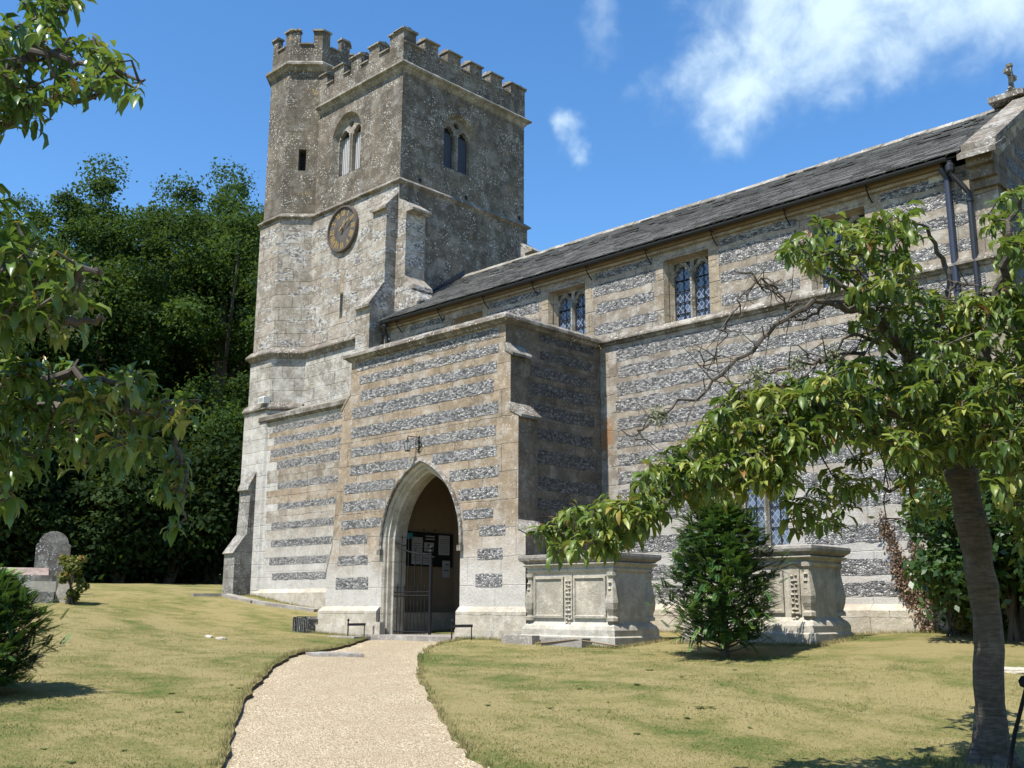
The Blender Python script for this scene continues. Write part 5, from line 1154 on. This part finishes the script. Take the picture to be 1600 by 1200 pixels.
# ---- right-hand cherry tree
rb=ground_at(1550,1196); DR=float((rb-CAM)@_f); KR=DR*.0142/.125
def Q(u,v,d): return at(u,v,d)
tr=[(Q(1551,1215,DR),.155*KR),(Q(1549,1120,DR),.123*KR),(Q(1541,960,DR),.120*KR),(Q(1520,830,DR),.122*KR),(Q(1502,740,DR),.12*KR),(Q(1492,690,DR),.10*KR)]
F0=Q(1492,690,DR)
limbs=[([F0,Q(1455,620,DR-.2),Q(1410,550,DR-.5),Q(1365,495,DR-.9),Q(1310,480,DR-1.1)],.075,.02),
 ([F0,Q(1475,600,DR-.1),Q(1440,560,DR),Q(1470,500,DR+.1),Q(1478,420,DR+.2),Q(1440,350,DR)],.06,.012),
 ([F0,Q(1525,600,DR-.3),Q(1550,500,DR-.6),Q(1570,400,DR-.9),Q(1600,300,DR-1)],.065,.012),
 ([F0,Q(1560,640,DR-.5),Q(1640,590,DR-1),Q(1760,560,DR-1.2)],.06,.015),
 ([F0,Q(1440,650,DR-.4),Q(1360,640,DR-.7),Q(1260,640,DR-.9),Q(1150,690,DR-1.0),Q(1050,760,DR-1.1),Q(960,800,DR-1.1),Q(880,835,DR-1.2)],.055,.008),
 ([Q(1365,495,DR-.9),Q(1310,445,DR-1.1),Q(1260,405,DR-1.2)],.022,.008),
 ([Q(1260,640,DR-.9),Q(1200,600,DR-.9),Q(1140,640,DR-1.0)],.02,.006),
 ([F0,Q(1480,720,DR+.5),Q(1400,760,DR+.4),Q(1330,770,DR+.2),Q(1290,800,DR)],.03,.006),
 ([F0,Q(1540,700,DR+.4),Q(1600,720,DR+.5)],.03,.008)]
bare=[([Q(1365,495,DR-.9),Q(1300,470,DR-1),Q(1225,500,DR-1.1),Q(1160,555,DR-1.1),Q(1080,620,DR-1.2),Q(1010,665,DR-1.2),Q(985,690,DR-1.2)],.022),
 ([Q(1215,452,DR-1.1),Q(1190,445,DR-1.1),Q(1150,480,DR-1.1),Q(1120,550,DR-1.1),Q(1095,578,DR-1.1)],.009),
 ([Q(1300,470,DR-1),Q(1250,500,DR-.9),Q(1215,455,DR-1),Q(1180,440,DR-1)],.012),
 ([Q(1350,550,DR-.6),Q(1290,560,DR-.7),Q(1220,580,DR-.8),Q(1160,600,DR-.8),Q(1120,640,DR-.8)],.014),
 ([Q(1400,560,DR-.5),Q(1330,520,DR-.7),Q(1290,560,DR-.7),Q(1240,540,DR-.7)],.016),
 ([Q(1380,480,DR-.8),Q(1340,430,DR-.9),Q(1260,395,DR-1),Q(1240,400,DR-1)],.012),
 ([Q(1440,450,DR-.1),Q(1400,460,DR-.1),Q(1350,440,DR-.2)],.010),([Q(1480,470,DR),Q(1500,440,DR),Q(1570,470,DR-.2),Q(1600,470,DR-.3)],.012),
 ([Q(1500,700,DR-.2),Q(1390,690,DR-.2),Q(1384,760,DR-.2),Q(1386,850,DR-.2)],.007)]
regions=[([(1225,400),(1250,350),(1330,340),(1400,325),(1430,350),(1440,410),(1390,470),(1320,470),(1290,420),(1240,420)],DR-1.4,DR-.2,70),
 ([(1320,470),(1420,430),(1480,470),(1440,540),(1340,530)],DR-1.2,DR+.1,46),
 ([(1490,450),(1600,430),(1700,450),(1720,700),(1600,700),(1470,690),(1400,600),(1440,530)],DR-1.6,DR+.4,290),
 ([(1535,330),(1570,300),(1640,290),(1700,330),(1700,470),(1590,470),(1560,400)],DR-1.4,DR-.3,60),
 ([(1250,590),(1340,560),(1460,580),(1560,620),(1600,700),(1450,730),(1300,690),(1240,640)],DR-1.5,DR+.2,230),
 ([(1130,610),(1240,590),(1300,650),(1280,720),(1200,730),(1080,760),(1040,730),(1100,650)],DR-1.5,DR-.3,170),
 ([(1000,740),(1080,700),(1160,720),(1230,700),(1250,760),(1150,770),(1060,790),(1010,800)],DR-1.6,DR-.6,100),
 ([(840,835),(870,800),(960,775),(1010,790),(1010,830),(960,860),(900,870),(850,860)],DR-1.6,DR-.9,66),
 ([(1230,790),(1290,740),(1340,700),(1360,760),(1330,790),(1290,830),(1240,840)],DR-1.2,DR-.2,24),
 ([(1400,720),(1480,720),(1480,800),(1430,800)],DR-.1,DR+.7,16),
 ([(1535,670),(1700,680),(1700,930),(1590,850),(1545,780)],DR-1.8,DR-.2,95),
 ([(1690,300),(1900,420),(2000,700),(1900,900),(1700,900),(1690,500)],DR-2.,DR+1.5,150),
 ([(1300,600),(1600,560),(1800,640),(1800,760),(1400,760)],DR+.2,DR+1.6,70)]
cherry(tuple(rb),'cherry tree with bare lower twigs and trunk standing on the lawn right of the tombs',tr,limbs,regions,.0178*(DR-1),M['cherry'],11,bare,[at(1185,585,DR-1.05),at(1245,570,DR-.8),at(1030,650,DR-1.2),at(1300,555,DR-.7),at(1330,610,DR-.6)])
# ---- left-hand cherry tree, trunk outside the picture
DL=4.6
lb=at(-620,1200,DL+.3); lb[2]=h1(lb[0],lb[1]); cr0=at(-520,520,DL+.2)
tr=[(lb-np.array([0,0,.05]),.17),(at(-600,1000,DL+.3),.13),(at(-560,760,DL+.2),.12),(cr0,.10)]
limbs=[([cr0,at(-300,380,DL),at(-120,230,DL-.1),at(0,200,DL-.1),at(60,165,DL-.2),at(160,152,DL-.3)],.06,.008),
 ([at(-120,230,DL-.1),at(-20,130,DL-.1),at(60,78,DL-.2),at(130,103,DL-.3),at(222,126,DL-.4)],.03,.005),
 ([at(-20,130,DL-.1),at(60,60,DL),at(92,20,DL),at(108,-40,DL)],.02,.006),
 ([cr0,at(-300,470,DL-.3),at(-100,420,DL-.6),at(0,425,DL-.8),at(90,432,DL-.9),at(148,412,DL-1)],.05,.008),
 ([at(-100,420,DL-.6),at(0,480,DL-.8),at(90,495,DL-.9),at(160,500,DL-1)],.028,.008),
 ([cr0,at(-300,600,DL),at(-80,620,DL),at(60,640,DL),at(170,640,DL),at(270,650,DL),at(285,720,DL),at(282,800,DL)],.05,.004),
 ([at(-80,620,DL),at(60,590,DL-.2),at(160,590,DL-.2),at(215,600,DL-.2)],.03,.005)]
regions=[([(0,40),(60,20),(90,60),(130,65),(170,90),(222,118),(215,140),(170,150),(130,170),(60,185),(0,195),(-60,180),(-60,60)],DL-.6,DL+.2,66),
 ([(40,0),(120,-20),(125,10),(80,30),(50,30)],DL-.4,DL+.2,10),
 ([(-60,290),(20,300),(30,380),(80,400),(130,430),(160,490),(120,520),(60,520),(0,540),(-80,540)],DL-1.1,DL-.4,72),
 ([(-60,540),(60,550),(150,575),(215,580),(300,630),(300,680),(200,710),(90,730),(0,740),(-80,740)],DL-.5,DL+.4,125),
 ([(180,700),(290,680),(290,760),(295,850),(272,850),(262,770)],DL-.1,DL+.15,10),
 ([(-80,740),(0,740),(40,750),(20,800),(-80,800)],DL-.4,DL+.4,10),
 ([(-520,-250),(0,-250),(60,-60),(-70,0),(-70,620),(-520,760)],DL-1.5,DL+1.4,230)]
cherry(tuple(lb),'cherry tree reaching in over the lawn from beyond the left edge of the picture',tr,limbs,regions,.102,M['cherry2'],23,[],[at(60,432,DL-.9),at(115,450,DL-.9),at(90,495,DL-.9)])
# ---- bushes
g=ground_at(1133,1026); yew('dark young yew bush standing in front of the two chest tombs',tuple(g),.68,2.02,31,3500)
g=ground_at(-38,1088); yew('young yew bush cut by the left edge of the picture',tuple(g),.62,1.28,32,2600)
g=at(110,940,23.4); g[2]=h1(g[0],g[1]); bush('ivy_stump','stump smothered in yellowing ivy beside the ledger tomb','shrub',tuple(g),.33,1.22,33,18,150,.09,M['gold_shrub'],aspect=.8)
bush('laurel_shrub','large dark shrub at the east corner of the nave behind the cherry trunk','shrub',(-5.2,15.0,h1(-5.2,15.0)),1.25,3.5,41,42,380,.12,M['shrub'],'shrubs by the nave corner')
bush('laurel_shrub','dark shrub at the far right edge beyond the cherry trunk','shrub',(-3.4,14.6,h1(-3.4,14.6)),1.5,2.9,42,44,380,.12,M['under'],'shrubs by the nave corner')
bush('laurel_shrub','tall dark shrub right behind the nave corner','shrub',(-3.2,18.2,h1(-3.2,18.2)),1.9,3.8,43,44,300,.15,M['under'],'shrubs by the nave corner')
bush('golden_shrub','low yellow green shrub at the foot of the nave corner','shrub',(-6.15,15.35,h1(-6.15,15.35)),.38,1.25,44,16,240,.06,M['gold_shrub'])
# dead climber on the nave wall
rng=np.random.default_rng(55); e=empty('dead_climber',(-6.8,15.85,1.3),'dead brown climbing plant against the foot of the nave wall','plant'); b=MB(); pts=[]
for (x0,x1,zt) in ((-6.75,-7.32,2.95),(-6.7,-7.15,2.2),(-6.65,-6.85,2.6),(-6.6,-6.55,2.3),(-6.7,-7.0,1.9)):
    Cv=curve([(x0,15.80,1.2),((x0*2+x1)/3+.04,15.84,1.2+(zt-1.2)*.35),((x0+2*x1)/3,15.86,1.2+(zt-1.2)*.7),(x1,15.87,zt)],6); b.tube(Cv,.018,M['twig'],5,r2=.005)
    for q in Cv: pts.append(q+rng.normal(0,1,(62,3))*np.array([.055,.03,.09]))
b.build('stem',e,(-6.8,15.85,1.3)); pts=np.concatenate(pts); pts=pts[(pts[:,1]<15.9)&(pts[:,2]>1.25)]; card('foliage',pts,.05,M['dead'],rng,e,(-6.8,15.85,1.3))
# climber rising on the nave corner
rng=np.random.default_rng(56); e=empty('ivy_climber',(-5.7,15.85,1.3),'green climber spreading up the nave wall by the corner','plant'); n=5200
z=rng.uniform(1.3,4.6,n); x=-5.6+rng.normal(0,1,n)*np.interp(z,[1.3,3,4.6],[.45,.5,.25]); y=15.9-rng.uniform(.02,.28,n); b=MB(); b.tube([(-5.6,15.86,1.2),(-5.7,15.86,2.6),(-5.5,15.87,4.4)],.03,M['twig'],5,r2=.01); b.build('stem',e,(-5.7,15.85,1.3)); card('foliage',np.c_[x,y,z],.10,M['shrub'],rng,e,(-5.7,15.85,1.3))
# leaning stake with a dark cap at the right edge
p0=ground_at(1570,1208); p1=at(1601,1085,float((p0-CAM)@_f)-.05); e=empty('garden_stake',tuple(p0),'black leaning iron stake at the right edge in front of the cherry trunk','stake')
b=MB(); b.tube([p0-np.array([0,0,.1]),(p0+p1)/2,p1,p1+(p1-p0)*.18],.016,M['iron'],8); b.build('shaft',e,tuple(p0)); b=MB(); c=at(1604,1066,float((p0-CAM)@_f)-.05); b.lathe(tuple(c),[(.0,-.05),(.05,-.03),(.06,.01),(.035,.045),(0,.05)],M['iron'],10); b.build('cap',e,tuple(p0))
# ---- trees behind the church and left
TR=[(20,262,44,6.4,'great broadleaf tree furthest left, part hidden by the near cherry leaves'),(135,222,46,6.4,'great broadleaf tree with the highest crown left of the tower'),(222,214,50,6.9,'broadleaf tree seen between the two highest crowns'),
    (312,232,45,6.8,'great broadleaf tree with a rounded crown nearer the tower'),(398,238,50,7.0,'broadleaf tree whose crown touches the stair turret'),(-120,250,40,7,'great broadleaf tree out beyond the left edge of the picture')]
for i,(u,v,d,R,lab) in enumerate(TR):
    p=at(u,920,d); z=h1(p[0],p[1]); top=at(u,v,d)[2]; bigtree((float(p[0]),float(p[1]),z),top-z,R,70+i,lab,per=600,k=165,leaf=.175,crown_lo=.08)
for i,(x,y,h,R,lab) in enumerate([(-44,2,19,7,'tall broadleaf tree shading the wood edge from the south west'),(-36,-2,17,6.5,'broad tree standing south of the wood edge')]):
    bigtree((x,y,h1(x,y)),h,R,90+i,lab,per=200,k=70,leaf=.45)
for i,(u,d,R,h) in enumerate([(-20,60,9,15),(110,62,9,15),(240,62,9,15),(360,62,9,14),(480,60,9,14)]):
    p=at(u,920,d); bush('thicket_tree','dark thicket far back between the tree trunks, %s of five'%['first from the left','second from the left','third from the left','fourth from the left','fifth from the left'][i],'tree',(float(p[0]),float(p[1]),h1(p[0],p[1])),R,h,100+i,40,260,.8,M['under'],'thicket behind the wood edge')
UB=[(-20,44,4,5.0),(65,45,4,5.0),(150,45,4,5.0),(230,45,4,5.0),(300,46,4,5.0),(375,46,4,5.0),(-60,37,3.6,6.0),(30,38,3.4,5.4),(105,39,3.2,5.6),(185,38,3.3,5.2),(262,39,3.2,5.8),(335,40,3.3,5.6),(400,41,3.2,5.2)]
nm=['back row at the left edge','back row behind the ledger tomb','back row second from the left','back row middle','back row second from the tower','back row nearest the tower','furthest left','behind the headstone','right of the headstone','third from the tower','second from the tower','next to the tower buttress','behind the tower buttress']
for i,(u,d,R,h) in enumerate(UB):
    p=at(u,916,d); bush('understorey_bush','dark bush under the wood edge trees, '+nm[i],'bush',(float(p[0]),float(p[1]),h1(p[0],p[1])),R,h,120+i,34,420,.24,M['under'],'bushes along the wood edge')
for i,(x,y,h,R) in enumerate([(8,34,11,5),(-6,44,12,5.5),(18,24,10,4.5)]):
    bigtree((x,y,h1(x,y)),h,R,140+i,['tree beyond the churchyard right of the nave gable','tree beyond the far side of the nave roof','tree far right beyond the churchyard'][i],per=120,k=50,leaf=.5,group='trees beyond the churchyard')
